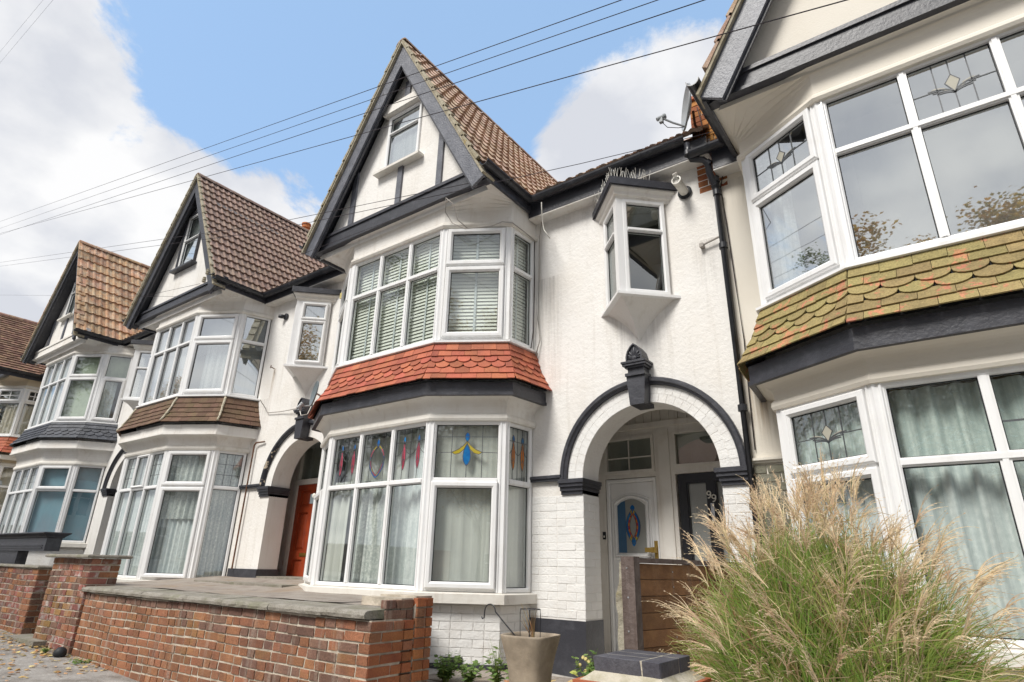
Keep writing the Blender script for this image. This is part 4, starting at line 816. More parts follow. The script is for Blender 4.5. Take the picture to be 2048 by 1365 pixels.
# --- next house
H0 = dict(cx=-16.98, a=.84, b=1.55, e=1.88, xl=-18.9, xr=-12.95, eave=4.80, render='white_render', archx=-13.9, spring=1.4, orx=-14.0, or0=3.2, or1=4.3, orl=3.9, orglass='glass_bright',
 bay_up_top=4.47, lo=(.30, 1.36, 1.90), up=(2.88, 3.90, 4.48), apron=(2.86, 2.45), lbeam=(2.24, 2.40), gx=-17.0, ghw=1.62, gz0=4.66, gza=7.55, gyb=4.22, gyp=4.5, gw=(-.42, .2, 5.62, 6.66), beam=(4.72, 4.92), beammat='white_smooth',
 roofmat='roof_three', atilemat='slate', akinds=['r', 'r', 's', 's', 'r'], arows=5, atile=.18, lbeammat='white_smooth', leadmat='slate', nv=10, tw=.30, gposts=[(-1.0, 4.85, 6.3, .04), (-.1, 4.85, 5.6, .04), (.6, 4.85, 6.2, .04)], cove='white_smooth', bw=.13, bargemat='black_paint', gend=-12.95)
H0['dlo'] = [dict(spec=[[FX], [FX]]), dict(spec=[[FX], [SASH]]), dict(cols=3, spec=[[FX]*3, [gr]*3]), dict(spec=[[FX], [SASH]]), dict(spec=[[FX], [FX]])]
H0['clo'] = [[flat('blind_blue')], [flat('blind_blue')], [flat('blind_pale')], [flat('blind_blue')], [flat('blind_blue')]]
H0['dup'] = [dict(spec=[[FX], [FX]]), dict(spec=[[FX], [SASH]]), dict(cols=3, spec=[[FX]*3, [FX]*3]), dict(spec=[[SASH], [SASH]]), dict(spec=[[SASH], [FX]])]
H0['cup'] = [[flat('blind_green')], [flat('blind_green')], [flat('blind_pale')], [flat('blind_green')], [cv('curtain_white', part=(0, .6), top=.6), flat('blind_green', -.14, bot=.62)]]
H0['gup'] = 'glass'
hs0 = build(H0, 'white house with weathered orange pantiled roof and dark slate apron, behind the black box', None)
# --- last house at the left edge
H9 = dict(cx=-22.35, a=.9, b=1.6, e=1.7, xl=-26, xr=-18.9, eave=4.82, render='tan_render', bay_up_top=4.46, lo=(.9, 1.75, 2.3), up=(3.12, 4.06, 4.46), apron=(3.05, 2.62), lbeam=(2.45, 2.56), gx=-22.35, ghw=1.72, gz0=4.70, gza=6.80, gyb=4.05, gw=(-.3, .3, 5.3, 5.9), beam=(4.72, 4.86),
 roofmat='roof_four', atilemat='terracotta', akinds=['r']*5, arows=5, lbeammat='old_white_paint', leadmat='lead', nv=24, tw=.17, plain=True, limit=280, gposts=[], cove='tan_render', topcove='tan_render', gend=-18.9, ridge=7.2, bw=.15)
gb = dict(sash=True, art='bars')
H9['dlo'] = [dict(spec=[[FX], [FX]]), dict(spec=[[FX], [FX]]), dict(cols=3, spec=[[FX]*3, [FX]*3]), dict(spec=[[FX], [FX]]), dict(spec=[[FX], [FX]])]
H9['clo'] = [[cv('curtain_cream')]]*5
H9['dup'] = [dict(spec=[[FX], [gb]]), dict(spec=[[FX], [gb]]), dict(cols=3, spec=[[FX]*3, [gb]*3]), dict(spec=[[FX], [gb]]), dict(spec=[[FX], [gb]])]
H9['cup'] = [[cv('curtain_cream', top=.66)], [cv('curtain_cream', top=.66)], [cv('curtain_cream', top=.66)], [cv('curtain_cream', top=.66, part=(.3, 1))], [cv('curtain_cream', top=.66)]]
hs9 = build(H9, 'tan rendered house with small brown tiles at the left edge, partly hidden', None)

# white mortar down the hips of the brown apron
for i in (2, 3, 4):
    A = ring(H2, .04, 2.56)[i]; B = ring(H2, .245, 2.12)[i]; c = Vector((H2['cx'], 6, A.z)); pts = [lerp(A, B, t)+(Vector((A.x, A.y, 0))-Vector((c.x, c.y, 0))).normalized()*.018+Vector((random.uniform(-.012, .012), 0, .014-.03*math.sin(PI*t))) for t in [k/12 for k in range(13)]]
    mb = MB(); mb.tube(pts, [.016+random.uniform(-.004, .006) for _ in pts], 6); obj('hip_mortar', mb, 'mortar_pale', hs2, smooth=True)
# door surrounds, arches
for H, ls, rs_ in ((H1, -3.70, None), (H2, -9.45, None), (H0, None, None)):
    H['spring'] = H['spring']; arch_trim(H, H['house'], 'black_paint', ls, rs_)
pc = MB(); ax, zs = H2['archx'], H2['spring']      # flaking paint on the left of H2's hood
pc.loft([[(ax-r_*math.cos(a), YW+d, zs+r_*math.sin(a)) for r_, d in ((.868, -.012), (.882, -.05), (.90, -.064), (.93, -.064))] for a in [i*.05+.02 for i in range(16)]]); obj('flaked_moulding', pc, 'black_paint_peeling', H2['arch'], fix=False)

# painted brickwork of the middle house: dado, pier, arch ring
wb = 'white_brick'
O = outline(H1, 0); its = []
for k in (2, 3, 4):
    F = Face(O[k], O[k+1]); its += brick_face(F, 0, F.L, -.86, -.34, wb, .06, .0035, joint=.006)
pieces(its, H1['dado'])
its = []
F = Face((-3.72, YW), (-3.08, YW)); its += brick_face(F, .0, F.L, -.44, .72, wb, .06, .0035, joint=.006)
F = Face((-3.08, YW), (-3.08, YW+.33)); its += brick_face(F, 0, .33, -.44, .72, wb, .06, .0035, joint=.006)
F = Face((-1.67, YW), (-1.42, YW)); its += brick_face(F, 0, F.L, -.44, .72, wb, .06, .0035, joint=.006)
pieces(its, H1['wall'], limit=200)
for rr0, rr1 in ((.708, .794), (.797, .882)):
    n = int(PI*(rr0+rr1)/2/.082)
    for i in range(n):
        a0, a1 = PI*(i+.02)/n, PI*(i+.98)/n
        if abs((a0+a1)/2-PI/2) < .10: continue
        mb = MB(); P = lambda r_, a: Vector((H1['archx']-r_*math.cos(a), YW-.003-random.uniform(0, .002), H1['spring']+r_*math.sin(a)))
        mb.prism([P(rr0, a0), P(rr0, a1), P(rr1, a1), P(rr1, a0)], (0, .06, 0)); obj('brick', mb, wb, H1['arch'])
# charcoal painted plinths
mb = MB(); mb.box(-3.74, -3.07, YW-.018, YW+.34, -1.2, -.455); obj('plinth', mb, 'black_paint', hs1)
mb = MB(); solid_ring(mb, H1, [(-.1, -1.3), (.02, -1.3), (.02, -.845), (-.1, -.845)]); obj('plinth', mb, 'black_paint', hs1)
mb = MB(); mb.box(-9.40, -8.62, YW-.02, YW+.345, -.3, -.095); obj('plinth', mb, 'black_paint', hs2)
# air vent low in the bay wall
F = Face(O[3], O[4]); vt = MB(); F.ring(vt, .27, .46, -.885, -.79, .014, -.02, .02)
for i in range(4): vt.hexa([F.P(.28, -.875+i*.022, .02), F.P(.45, -.875+i*.022, .02), F.P(.45, -.866+i*.022, .0), F.P(.28, -.866+i*.022, .0), F.P(.28, -.868+i*.022, .022), F.P(.45, -.868+i*.022, .022), F.P(.45, -.859+i*.022, .002), F.P(.28, -.859+i*.022, .002)])
obj('air_vent', vt, 'black_plastic', hs1)
# --- porch of the middle house
YP = 6.42; KP = .944; porch(H1, hs1, -3.42, -.9, YP+.02, -.885, 1.82)
class JoineryFace(Face):   # door joinery is drawn a little over its real size
    k = KP
    def P(s, a, v, w=0): return Face.P(s, a*s.k, v*s.k, w)
Fp = JoineryFace((-3.62*KP, YP), (-1.2*KP, YP)); px = lambda x: x+3.62
fr = MB()
for x0, x1, z0, z1 in ((-3.62, -3.505, -.93, 1.64), (-2.84, -2.60, -.93, 1.64), (-1.72, -1.2, -.93, 1.64), (-3.505, -2.84, 1.555, 1.64), (-2.60, -1.72, 1.56, 1.64), (-3.505, -2.84, 1.055, 1.11), (-2.60, -1.72, 1.065, 1.14)): Fp.box(fr, px(x0), px(x1), z0, z1, -.05, .04)
Fp.ring(fr, px(-3.505), px(-2.84), 1.11, 1.555, .035, -.05, .055); Fp.ring(fr, px(-2.60), px(-1.72), 1.14, 1.56, .03, -.05, .05); Fp.box(fr, px(-3.62), px(-1.2), 1.635, 1.70, 0, .075); Fp.box(fr, px(-2.84)+.05, px(-2.60)-.05, -.9, 1.6, .04, .055)
obj('door_frame', fr, 'porch_paint', hs1)
for x0, x1, z0, z1, bars in ((-3.47, -2.875, 1.145, 1.52, True), (-2.57, -1.75, 1.17, 1.53, False)):
    fl = MB(); Fp.box(fl, px(x0), px(x1), z0, z1, .0, .008); fo = obj('fanlight', fl, 'glass_dim', hs1)
    if bars: q = MB(); Fp.box(q, px(x0)+.28, px(x0)+.295, z0, z1, .008, .02); Fp.box(q, px(x0), px(x1), z0+.15, z0+.165, .008, .019); obj('glazing_bar', q, 'porch_paint', fo)
back = MB(); Fp.box(back, px(-3.49), px(-1.72), 1.10, 1.57, -.6, -.5); obj('hall_wall', back, 'room', hs1)
for i in range(22):
    q = MB(); x = px(-3.62)+i*.11; Fp.box(q, x+.004, min(x+.108, 2.42), 1.70, 1.92, .0, .03)
    if x < 2.35: obj('panel_board', q, 'porch_paint', hs1)
d1 = part_empty('front_door', hs1); q = MB(); a0, a1 = px(-3.498), px(-2.847); Fp.bevring(q, a0, a1, -.92, 1.048, .045, -.03, .035); obj('frame', q, 'upvc', d1)
q = MB(); Fp.box(q, a0+.05, a1-.05, -.87, .998, -.03, .012); obj('leaf', q, 'upvc', d1)
gxa, gxb, gz0, gz1 = px(-3.365), px(-3.01), .20, .735
for e, w, t in ((.075, .012, .026), (.045, .02, .034)):
    q = MB(); top = [(gxa-e+(gxb-gxa+2*e)*i/10, gz1+.0+e*.9+.075*math.sin(PI*i/10)**.8) for i in range(11)]
    out = [(gxa-e, gz0-e)]+top+[(gxb+e, gz0-e)]; e2 = e-.03; top2 = [(gxa-e2+(gxb-gxa+2*e2)*i/10, gz1+e2*.9+.075*math.sin(PI*i/10)**.8) for i in range(11)]; inn = [(gxa-e2, gz0-e2)]+top2+[(gxb+e2, gz0-e2)]
    q.loft([[Fp.P(a, b, w) for a, b in out], [Fp.P(lerp((a, b, 0), (c, d, 0), .3).x, lerp((a, b, 0), (c, d, 0), .3).y, t) for (a, b), (c, d) in zip(out, inn)], [Fp.P(lerp((a, b, 0), (c, d, 0), .7).x, lerp((a, b, 0), (c, d, 0), .7).y, t) for (a, b), (c, d) in zip(out, inn)], [Fp.P(a, b, w) for a, b in inn]], True); obj('panel_moulding', q, 'upvc', d1)
top = [(gxa+(gxb-gxa)*i/10, gz1+.075*math.sin(PI*i/10)**.8) for i in range(11)]
q = MB(); Fp.poly(q, [(gxa, gz0), (gxb, gz0)]+top[::-1], .012, .017); obj('pane', q, 'frosted', d1)
q = MB(); Fp.poly(q, [(gxa, gz0)]+[(gxa+.105, gz0)]+[(gxa+.105, gz1+.055), (gxa+.05, gz1+.04), (gxa, gz1)], .017, .0185); obj('coloured_glass', q, 'frosted_blue', d1)
# oval stained light
cx_, cz_ = (gxa+gxb)/2+.02, .50; ln = MB(); o1 = vesica(cx_, cz_, .092, .19, 12, .20); o2 = vesica(cx_, cz_, .066, .15, 12, .155); o3 = vesica(cx_, cz_, .042, .125, 12, .13)
for o_ in (o1, o2, o3): Fp.strip(ln, o_+[o_[0]], .005, .019, .023)
n = len(o1)
for k in range(n):
    j = (k+1) % n; fr_ = min(k, n-k)/n
    m1_ = 'glass_yellow' if k in (1, n-2, 9, 10, n-11, n-10) else 'glass_blue'; m2_ = 'glass_orange'
    q = MB(); Fp.poly(q, [o1[k], o1[j], o2[j], o2[k]], .0185, .0205); obj('coloured_glass', q, m1_, d1); q = MB(); Fp.poly(q, [o2[k], o2[j], o3[j], o3[k]], .0185, .0205)
    if k % 6 or True: obj('coloured_glass', q, 'glass_red' if k % 2 else 'glass_orange', d1)
for dz, hh in ((.205, .035), (-.175, .055)): q = MB(); Fp.poly(q, vesica(cx_, cz_+dz, .028, hh), .0185, .021); obj('coloured_glass', q, 'glass_blue', d1)
obj('leading', ln, 'leadline', d1)
q = MB(); Fp.box(q, px(-2.905), px(-2.865), .10, .33, .035, .045); Fp.box(q, px(-2.93), px(-2.87), .20, .26, .045, .09); Fp.box(q, px(-3.0), px(-2.90), .205, .255, .075, .095); obj('handle', q, 'brass', d1)
d2 = part_empty('front_door', hs1); q = MB(); b0, b1 = px(-2.60), px(-1.74); Fp.ring(q, b0+.02, b1, -.92, 1.06, .095, -.03, .02); Fp.box(q, px(-2.25), px(-2.16), -.83, .97, -.03, .019); obj('leaf', q, 'black_door', d2)
for x0, x1 in ((-2.485, -2.25), (-2.16, -1.835)): q = MB(); Fp.box(q, px(x0), px(x1), -.83, .965, -.02, -.01); obj('pane', q, 'frosted', d2); q = MB(); Fp.ring(q, px(x0), px(x1), -.83, .965, .015, -.01, .012); obj('glazing_bead', q, 'black_door', d2)
q = MB(); Fp.ring(q, px(-2.222), px(-2.185), .53, .72, .009, .02, .034); Fp.box(q, px(-2.215), px(-2.192), .54, .71, .02, .03); obj('letter_plate', q, 'steel', d2)
def digit9(a, z, s):
    q = MB(); pts = [(a+s*.28*math.cos(t), z+s*.27*math.sin(t)) for t in [2*PI*i/14 for i in range(15)]]; Fp.strip(q, pts, s*.17, .02, .028)
    pts = [(a+s*.28*math.cos(t), z+.0-s*0+s*.27*math.sin(t)) for t in (0, -.2)]+[(a+s*.25, z-s*.35), (a+s*.13, z-s*.58), (a-s*.05, z-s*.68), (a-s*.2, z-s*.66)]; Fp.strip(q, pts, s*.16, .0195, .0275); obj('house_number', q, 'plastic_white', d2)
digit9(px(-2.235), .83, .075); digit9(px(-2.183), .79, .075)
# --- porch of the house to the left
YP2 = 6.1; KQ = .924; porch(H2, hs2, -9.42, -6.6, YP2+.02, -.665, 2.03, 'white_render')
Fq = JoineryFace((-10.2*KQ, YP2), (-7.0*KQ, YP2)); Fq.k = KQ; qx = lambda x: x+10.2
q = MB(); Fq.ring(q, qx(-9.62), qx(-8.6), -.75, 2.15, .08, -.02, .05); Fq.box(q, qx(-9.62), qx(-8.6), 1.31, 1.40, -.02, .055); Fq.box(q, qx(-8.6), qx(-8.52), -.72, 2.1, -.02, .05); obj('door_frame', q, 'porch_paint', hs2)
q = MB(); Fq.box(q, qx(-9.54), qx(-8.68), 1.40, 2.07, -.01, 0); obj('fanlight', q, 'glass_dim', hs2)
q = MB(); Fq.box(q, qx(-9.7), qx(-8.4), 1.0, 2.2, -.6, -.5); obj('hall_wall', q, 'room', hs2)
d3 = part_empty('front_door', hs2); q = MB(); Fq.box(q, qx(-9.535), qx(-8.685), -.72, 1.305, -.02, .005)
for a, b, z0, z1 in ((0, .105, 0, 2.025), (.375, .475, 0, 2.025), (.745, .85, 0, 2.025), (.105, .375, 0, .2), (.475, .745, 0, .2), (.105, .375, .78, .92), (.475, .745, .78, .92), (.105, .375, 1.55, 1.65), (.475, .745, 1.55, 1.65), (.105, .375, 1.93, 2.025), (.475, .745, 1.93, 2.025)): Fq.box(q, qx(-9.535)+a, qx(-9.535)+b, -.72+z0, -.72+z1, .004, .028)
obj('leaf', q, 'red_door', d3)
for a, b, z0, z1 in ((.105, .375, .2, .78), (.475, .745, .2, .78), (.105, .375, .92, 1.55), (.475, .745, .92, 1.55), (.105, .375, 1.65, 1.93), (.475, .745, 1.65, 1.93)):
    q = MB(); A0, A1, B0, B1 = qx(-9.535)+a+.03, qx(-9.535)+b-.03, -.72+z0+.03, -.72+z1-.03; q.loft([[Fq.P(x, z, w) for x, z in ((A0+i, B0+i), (A1-i, B0+i), (A1-i, B1-i), (A0+i, B1-i))] for i, w in ((0, .006), (.035, .020), (.036, .020))], True, True); obj('door_panel', q, 'red_door', d3)
q = MB(); Fq.box(q, qx(-9.535)+.30, qx(-9.535)+.55, .11, .165, .028, .036); Fq.box(q, qx(-9.535)+.32, qx(-9.535)+.53, .125, .15, .036, .042); obj('letter_plate', q, 'brass', d3)
# --- porch of the next house, and the dado string of the cream house
porch(H0, hs0, -15.0, -12.9, 6.6, -.5, 2.6, 'porch_paint')
q = MB(); q.box(-15, -13, 6.5, 6.58, -.5, 2.5); obj('front_door', q, 'black_door', hs0)
q = MB(); q.box(-1.385, -1.0, YW-.03, YW, .895, .935); q.box(-1.385, -1.0, YW-.05, YW-.03, .915, .935); obj('string_course', q, 'cream_render', hs3)
F = Face((-1.385, YW), (-1.04, YW)); pieces(brick_face(F, 0, F.L, -.6, .88, 'olive_brick', .05, .012), H3['wall'], limit=60)
# --- pebble party wall / chimney stack of yellow-orange brick between middle and cream house
st = part_empty('chimney', hs3); mb = MB(); mb.box(-1.60, -1.30, 5.47, 6.3, 3.6, 5.0); obj('core', mb, 'mortar_pale', st)
F = Face((-1.60, 5.46), (-1.30, 5.46)); F2_ = Face((-1.60, 6.3), (-1.60, 5.46))
pieces(brick_face(F, 0, F.L, 3.75, 4.98, 'brick_orange', .06, .012, mix=lambda a, v: 'brick_yellow' if v > 4.35 and random.random() < .8 else 'brick_orange')+brick_face(F2_, 0, F2_.L, 3.75, 4.98, 'brick_orange', .06, .012), st, limit=120)
mb = MB(); mb.box(-1.63, -1.28, 5.42, 6.33, 4.99, 5.03); obj('capping', mb, 'red_tile', st)
# chimney pots beyond the brown roof
cs = part_empty('chimney', hs2); P0 = Vector((-9.0, 0, 0)); dirp = Vector((0, 0, 0))
def pix(px_, py_, Y): a = (px_-1024)/1191.05; b = -(py_-682.5)/1191.05; d = a*r2+b*u2+f; return d*(Y/d.y)
c = pix(611, 462, 8.2); mb = MB().box(c.x-.25, c.x+.25, 8.0, 8.6, 5.6, c.z-.12); obj('stack', mb, 'brick_dark', cs)
mb = MB().lathe((c.x, 8.2, c.z-.12), [(.13, 0), (.125, .05), (.14, .06), (.14, .10), (.115, .11), (.11, .17), (.135, .18), (.135, .21), (.11, .22), (.11, .28), (.13, .29), (.13, .33), (.09, .34), (.09, .2)]); obj('pot', mb, 'pot_orange', cs, smooth=False)

# ---------------------------------------------------------------- downpipes
dp = MB(); k = lambda *p: Vector(p); pts = [k(-1.60, 5.20, 4.24), k(-1.60, 5.20, 4.12), k(-1.58, 5.24, 4.06), k(-1.47, 5.26, 4.02), k(-1.43, 5.28, 3.97), k(-1.43, 5.29, 3.86), k(-1.41, 5.38, 3.74), k(-1.40, 5.38, 3.6), k(-1.40, 5.38, -1.0)]
dp.tube(pts, .034, 12); dpo = obj('downpipe', dp, 'black_plastic', hs1, smooth=True)
for z in (3.62, 3.0, 1.35, .5, 3.78): mb = MB(); mb.lathe((-1.40, 5.38, z), [(.034, 0), (.042, .003), (.042, .06), (.034, .063)], k=14); obj('pipe_collar', mb, 'black_plastic', dpo)
for p, q_ in ((pts[1], pts[0]), (pts[4], pts[3]), (pts[6], pts[5])): mb = MB(); d = (q_-p).normalized(); mb.lathe(p-d*.03, [(.034, 0), (.042, .002), (.042, .05), (.034, .052)], d, 14); obj('pipe_collar', mb, 'black_plastic', dpo)
mb = MB(); mb.tube([(-1.62, 5.41, 3.12), (-1.42, 5.40, 3.16)], .010, 8); mb.box(-1.64, -1.60, 5.39, 5.45, 3.10, 3.14); obj('pipe_stub', mb, 'cable_grey', hs1)
mb = MB(); mb.tube([(-8.97, 5.42, 1.84), (-9.18, 5.40, 1.84), (-9.22, 5.40, 1.80), (-9.24, 5.40, -.1)], .013, 8); wp = obj('waste_pipe', mb, 'rust', hs2)

# ---------------------------------------------------------------- raised forecourt of the left house
pt_ = MB(); pts = [(-9.85, 3.60), (-4.0, 3.60), (-4.0, 3.9), (-4.35, 4.55), (-4.46, 4.62), (-6.8, 4.62), (-6.9, 5.5), (-6.9, 6.6), (-10.2, 6.6), (-9.85, 6.6)]
def pz(x, y): return -.305 if y < 4.4 else -.305+min(.11, (y-4.4)*.09)
pt_.v = [(x, y, pz(x, y)) for x, y in pts]+[(x, y, -1.3) for x, y in pts]; n = len(pts); pt_.f = [list(range(n))]+[[i, (i+1) % n, n+(i+1) % n, n+i] for i in range(n)]
po = obj('forecourt', MB(), 'patio', None, 'structure')
pm = MB(); Y0 = 3.58; ny, nx = 14, 60   # a gently uneven sheet from the coping back to the doors
rings = []
for j in range(ny+1):
    y = Y0+(6.7-Y0)*(j/ny); rings.append([(x, y, pz(x, y)+.006*math.sin(x*2.1+y*3)+.004*math.sin(x*5.7)) for x in [-10.2+(-4.4+10.2)*i/nx for i in range(nx+1)]])
pm.loft(rings); obj('forecourt_slab', pm, 'patio', po, fix=False)
q = MB(); q.poly([(-4.42, 3.58, -.305), (-3.75, 3.58, -.305), (-3.78, 3.9, -.305), (-4.42, 4.5, -.305)]); q.poly([(-3.78, 3.9, -.305), (-4.42, 4.5, -.305), (-4.42, 4.5, -1.3), (-3.78, 3.9, -1.3)]); obj('forecourt_edge', q, 'patio', po, fix=False)
for i, (x0, x1, y0, y1) in enumerate(((-9.0, -6.9, 4.72, 5.4), (-9.0, -7.4, 5.44, 6.1))): q = MB(); q.box(x0, x1, y0, y1, -.30, pz(0, y0)+.022); obj('door_step', q, 'coping', po)

# ---------------------------------------------------------------- brick garden wall in front
YG = 3.30
gw = thing('garden_wall', 'long low red-brown brick wall with stone coping, its near pier bare orange brick', 'garden wall', (-6.2, 3.45, -1.2))
XL, XR = -8.72, -3.66; TZ = -.385
mb = MB(); mb.hexa([(XL, YG+.004, -1.5), (XR-.004, YG+.004, -1.5), (XR-.004, YG+.32, -1.5), (XL, YG+.32, -1.5), (XL, YG+.004, TZ), (XR-.004, YG+.004, TZ), (XR-.004, YG+.32, TZ), (XL, YG+.32, TZ)])
mb.box(XR-.5, XR-.03, YG+.32, 3.74, -1.5, -.24); mb.box(XR-.42, XR+.0, 3.75, 3.93, -1.5, -.225); obj('mortar_bed', mb, 'mortar', gw)
def wm(a, v):
    x = XL+a; t = random.random()
    if v > TZ-.10: return 'brick_dark' if t < .85 else 'brick'
    if v > TZ-.25 and x > -6.5: return 'brick_dark' if t < .55 else 'brick'
    if x > -5.2 and v > -.9: return 'brick_dark' if t < .3 else 'brick'
    return 'brick'
F = Face((XL, YG), (XR, YG)); n = 15
def sagcourse(L):
    out = []
    for c, sz, rz, m in L: out.append((c+Vector((0, 0, .006*math.sin(c.x*1.9)+.004*math.sin(c.x*5+c.z*9))), (sz[0]*random.uniform(.985, 1.0), sz[1], sz[2]*random.uniform(.90, .97)), rz+random.uniform(-.008, .008), m))
    return out
its = sagcourse(brick_face(F, 0, F.L, TZ-.075*13, TZ, 'brick', .06, .003, jitter=.004, mix=wm, joint=.011, bond='mixed'))
F = Face((XR, YG), (XR, 3.75)); its += sagcourse(brick_face(F, .004, .44, TZ-.075*13, TZ+.0, 'brick_orange', .06, .004, jitter=.003, mix=lambda a, v: 'brick_orange' if random.random() < .75 else 'brick'))
its += sagcourse([b for b in brick_face(F, .15, .44, TZ, -.235, 'brick_orange', .06, -.02, jitter=.003, mix=lambda a, v: 'brick_dark' if random.random() < .6 else 'brick_orange')])
F = Face((XR-.42, 3.75), (XR+.0, 3.75)); F2_ = Face((XR+.012, 3.75), (XR+.012, 3.93)); its += sagcourse(brick_face(F2_, 0, .18, TZ-.075*13, -.225, 'brick_orange', .05, .006, bond='header', mix=lambda a, v: 'brick_orange' if random.random() < .8 else 'brick'))
pieces(its, gw, limit=295)
# coping: separate stones with a worn moulded edge
x = XL-.06; rr = random.Random(5)
while x < XR-.12:
    L_ = min(rr.uniform(.62, .9), XR-.03-x); q = MB(); dz = rr.uniform(-.003, .004)
    prof = [(YG-.045, TZ+.012), (YG-.05, TZ+.035), (YG-.04, TZ+.055), (YG-.02, TZ+.066), (YG+.31, TZ+.078), (YG+.31, TZ+.006), (YG+.0, TZ+.004)]
    rings = []
    for i in range(9): xx = x+.003+(L_-.006)*i/8; rings.append([(xx, y+rr.uniform(-.003, .003), z+dz+rr.uniform(-.002, .002)) for y, z in prof])
    q.loft(rings, True, True); obj('coping_stone', q, 'coping', gw, fix=True); x += L_
q = MB(); q.box(XR-.16, XR-.012, YG+.03, YG+.14, TZ-.075, TZ+.0); obj('broken_corner', q, 'soil', gw)
# taller pier of pinkish brick left of the wall
def brickpier(name, label, x0, x1, y0, y1, zt, zb, mats, capm, capov, capz, lim=150, cat='brick pier'):
    t = thing(name, label, cat, ((x0+x1)/2, (y0+y1)/2, zb)); mb = MB().box(x0+.004, x1-.004, y0+.004, y1-.004, zb-.3, zt); obj('mortar_bed', mb, 'mortar', t); its = []
    mx_ = lambda a, v: random.choice(mats)
    F = Face((x0, y0), (x1, y0)); its += brick_face(F, 0, F.L, zt-.075*14, zt, 'brick', .06, .004, mix=mx_, jitter=.003); F = Face((x1, y0), (x1, y1)); its += brick_face(F, .0, F.L, zt-.075*14, zt, 'brick', .06, .004, mix=mx_, jitter=.003)
    pieces(sagcourse(its), t, limit=lim); q = MB(); e = capov; rings = []
    for o, z in ((e-.02, zt+.003), (e, zt+.012), (e, zt+capz-.015), (e-.012, zt+capz), ): rings.append([(x0-o, y0-o, z), (x1+o, y0-o, z), (x1+o, y1+o, z), (x0-o, y1+o, z)])
    q.loft(rings, True, True); obj('cap', q, capm, t); return t
brickpier('garden_pier', 'taller pink-flecked brick wall section with thin stone slab top', -9.93, -8.73, 3.27, 3.60, .0, -1.05, ['brick_pink', 'brick_pink', 'brick', 'brick_dark'], 'coping', .09, .045)
brickpier('garden_wall', 'low red brick wall with thin coping at the left edge, below the black box', -15.2, -10.48, 3.30, 3.56, -.15, -.95, ['brick', 'brick', 'brick_dark', 'brick_pink'], 'coping', .03, .04, 290, 'garden wall')
t = thing('door_step', 'worn stone step between the two brick walls', 'step', (-10, 3.2, -.98)); q = MB().box(-10.55, -9.45, 3.13, 3.42, -1.02, -.965); obj('slab', q, 'coping', t); q = MB().box(-10.5, -9.5, 3.17, 3.42, -1.2, -1.02); obj('riser', q, 'brick_dark', t)
# black moulded box behind the far wall
t = thing('storage_box', 'large black moulded box with cornice lid behind the low brick wall', 'box', (-13.5, 4.0, -.6)); q = MB()
def bx(x0, x1, y0, y1, pr): return [[(x0-o, y0-o, z), (x1+o, y0-o, z), (x1+o, y1+o, z), (x0-o, y1+o, z)] for o, z in pr]
q.loft(bx(-15.8, -12.3, 3.86, 4.08, [(0, .10), (0, .30), (.02, .31), (.03, .33), (.07, .36), (.09, .375), (.09, .39), (.07, .395)]), True, True); obj('lid', q, 'black_paint', t)
q = MB(); q.loft(bx(-15.8, -13.6, 3.89, 4.05, [(0, -.7), (0, .10)]), True, True); obj('body', q, 'black_paint', t)
q = MB(); q.box(-15.7, -12.4, 3.845, 3.86, .14, .155); q.box(-15.7, -12.4, 3.845, 3.86, .18, .19); obj('moulding', q, 'black_paint', t)
t = thing('garden_gate', 'small white gate seen between the brick walls', 'gate', (-11.5, 4.6, -.6)); q = MB()
for i in range(9): q.box(-12.9+i*.17, -12.83+i*.17, 4.4, 4.44, -.8, -.02)
for z in (-.7, -.08): q.box(-12.95, -11.4, 4.38, 4.40, z, z+.07)
obj('frame', q, 'upvc', t)

# ---------------------------------------------------------------- boundary pillar with blue brick cap
t = thing('gate_pillar', 'square pillar capped with charcoal bricks over a red tile edge, in front of the grass', 'brick pillar', (-1.35, 3.0, -1.4))
CX0, CX1, CY0, CY1, CZ = -1.551, -1.218, 2.815, 3.18, -.38
for x0, x1, y0, y1 in ((CX0, CX0+.236, CY0, CY0+.118), (CX0+.245, CX1, CY0, CY0+.225), (CX0, CX0+.236, CY0+.127, CY0+.245), (CX0+.245, CX1, CY0+.234, CY1), (CX0, CX0+.236, CY0+.254, CY1)):
    o = bpy.data.objects.new('brick', brick_mesh('blue_brick', 2)); C.objects.link(o); o.parent = t; o.matrix_parent_inverse = parent_inv(t); o.location = ((x0+x1)/2, (y0+y1)/2, CZ-.033); o.scale = (x1-x0, y1-y0, .066)
q = MB(); q.box(CX0+.004, CX1-.004, CY0+.004, CY1-.004, CZ-.08, CZ-.0015); obj('mortar_bed', q, 'mortar_pale', t)
q = MB(); q.loft([[(x, y, z) for x, y in ((CX0-o, CY0-o), (CX1+o, CY0-o), (CX1+o, CY1+o), (CX0-o, CY1+o))] for o, z in ((.0, CZ-.062), (.03, CZ-.085), (.055, CZ-.10))], True, True); obj('mortar_fillet', q, 'mortar_pale', t)
for x0, x1, y0, y1 in ((CX0-.075, (CX0+CX1)/2+.02, CY0-.075, CY0+.1), ((CX0+CX1)/2+.024, CX1+.075, CY0-.075, CY0+.1), (CX1-.1, CX1+.075, CY0+.104, CY1+.07), (CX0-.075, CX0+.1, CY0+.104, CY1+.07)): q = MB().box(x0, x1, y0, y1, CZ-.112, CZ-.098); obj('creasing_tile', q, 'red_tile', t)
q = MB(); q.box(CX0-.04, CX1+.04, CY0-.04, CY1+.04, -1.6, CZ-.112); obj('shaft', q, 'concrete', t)

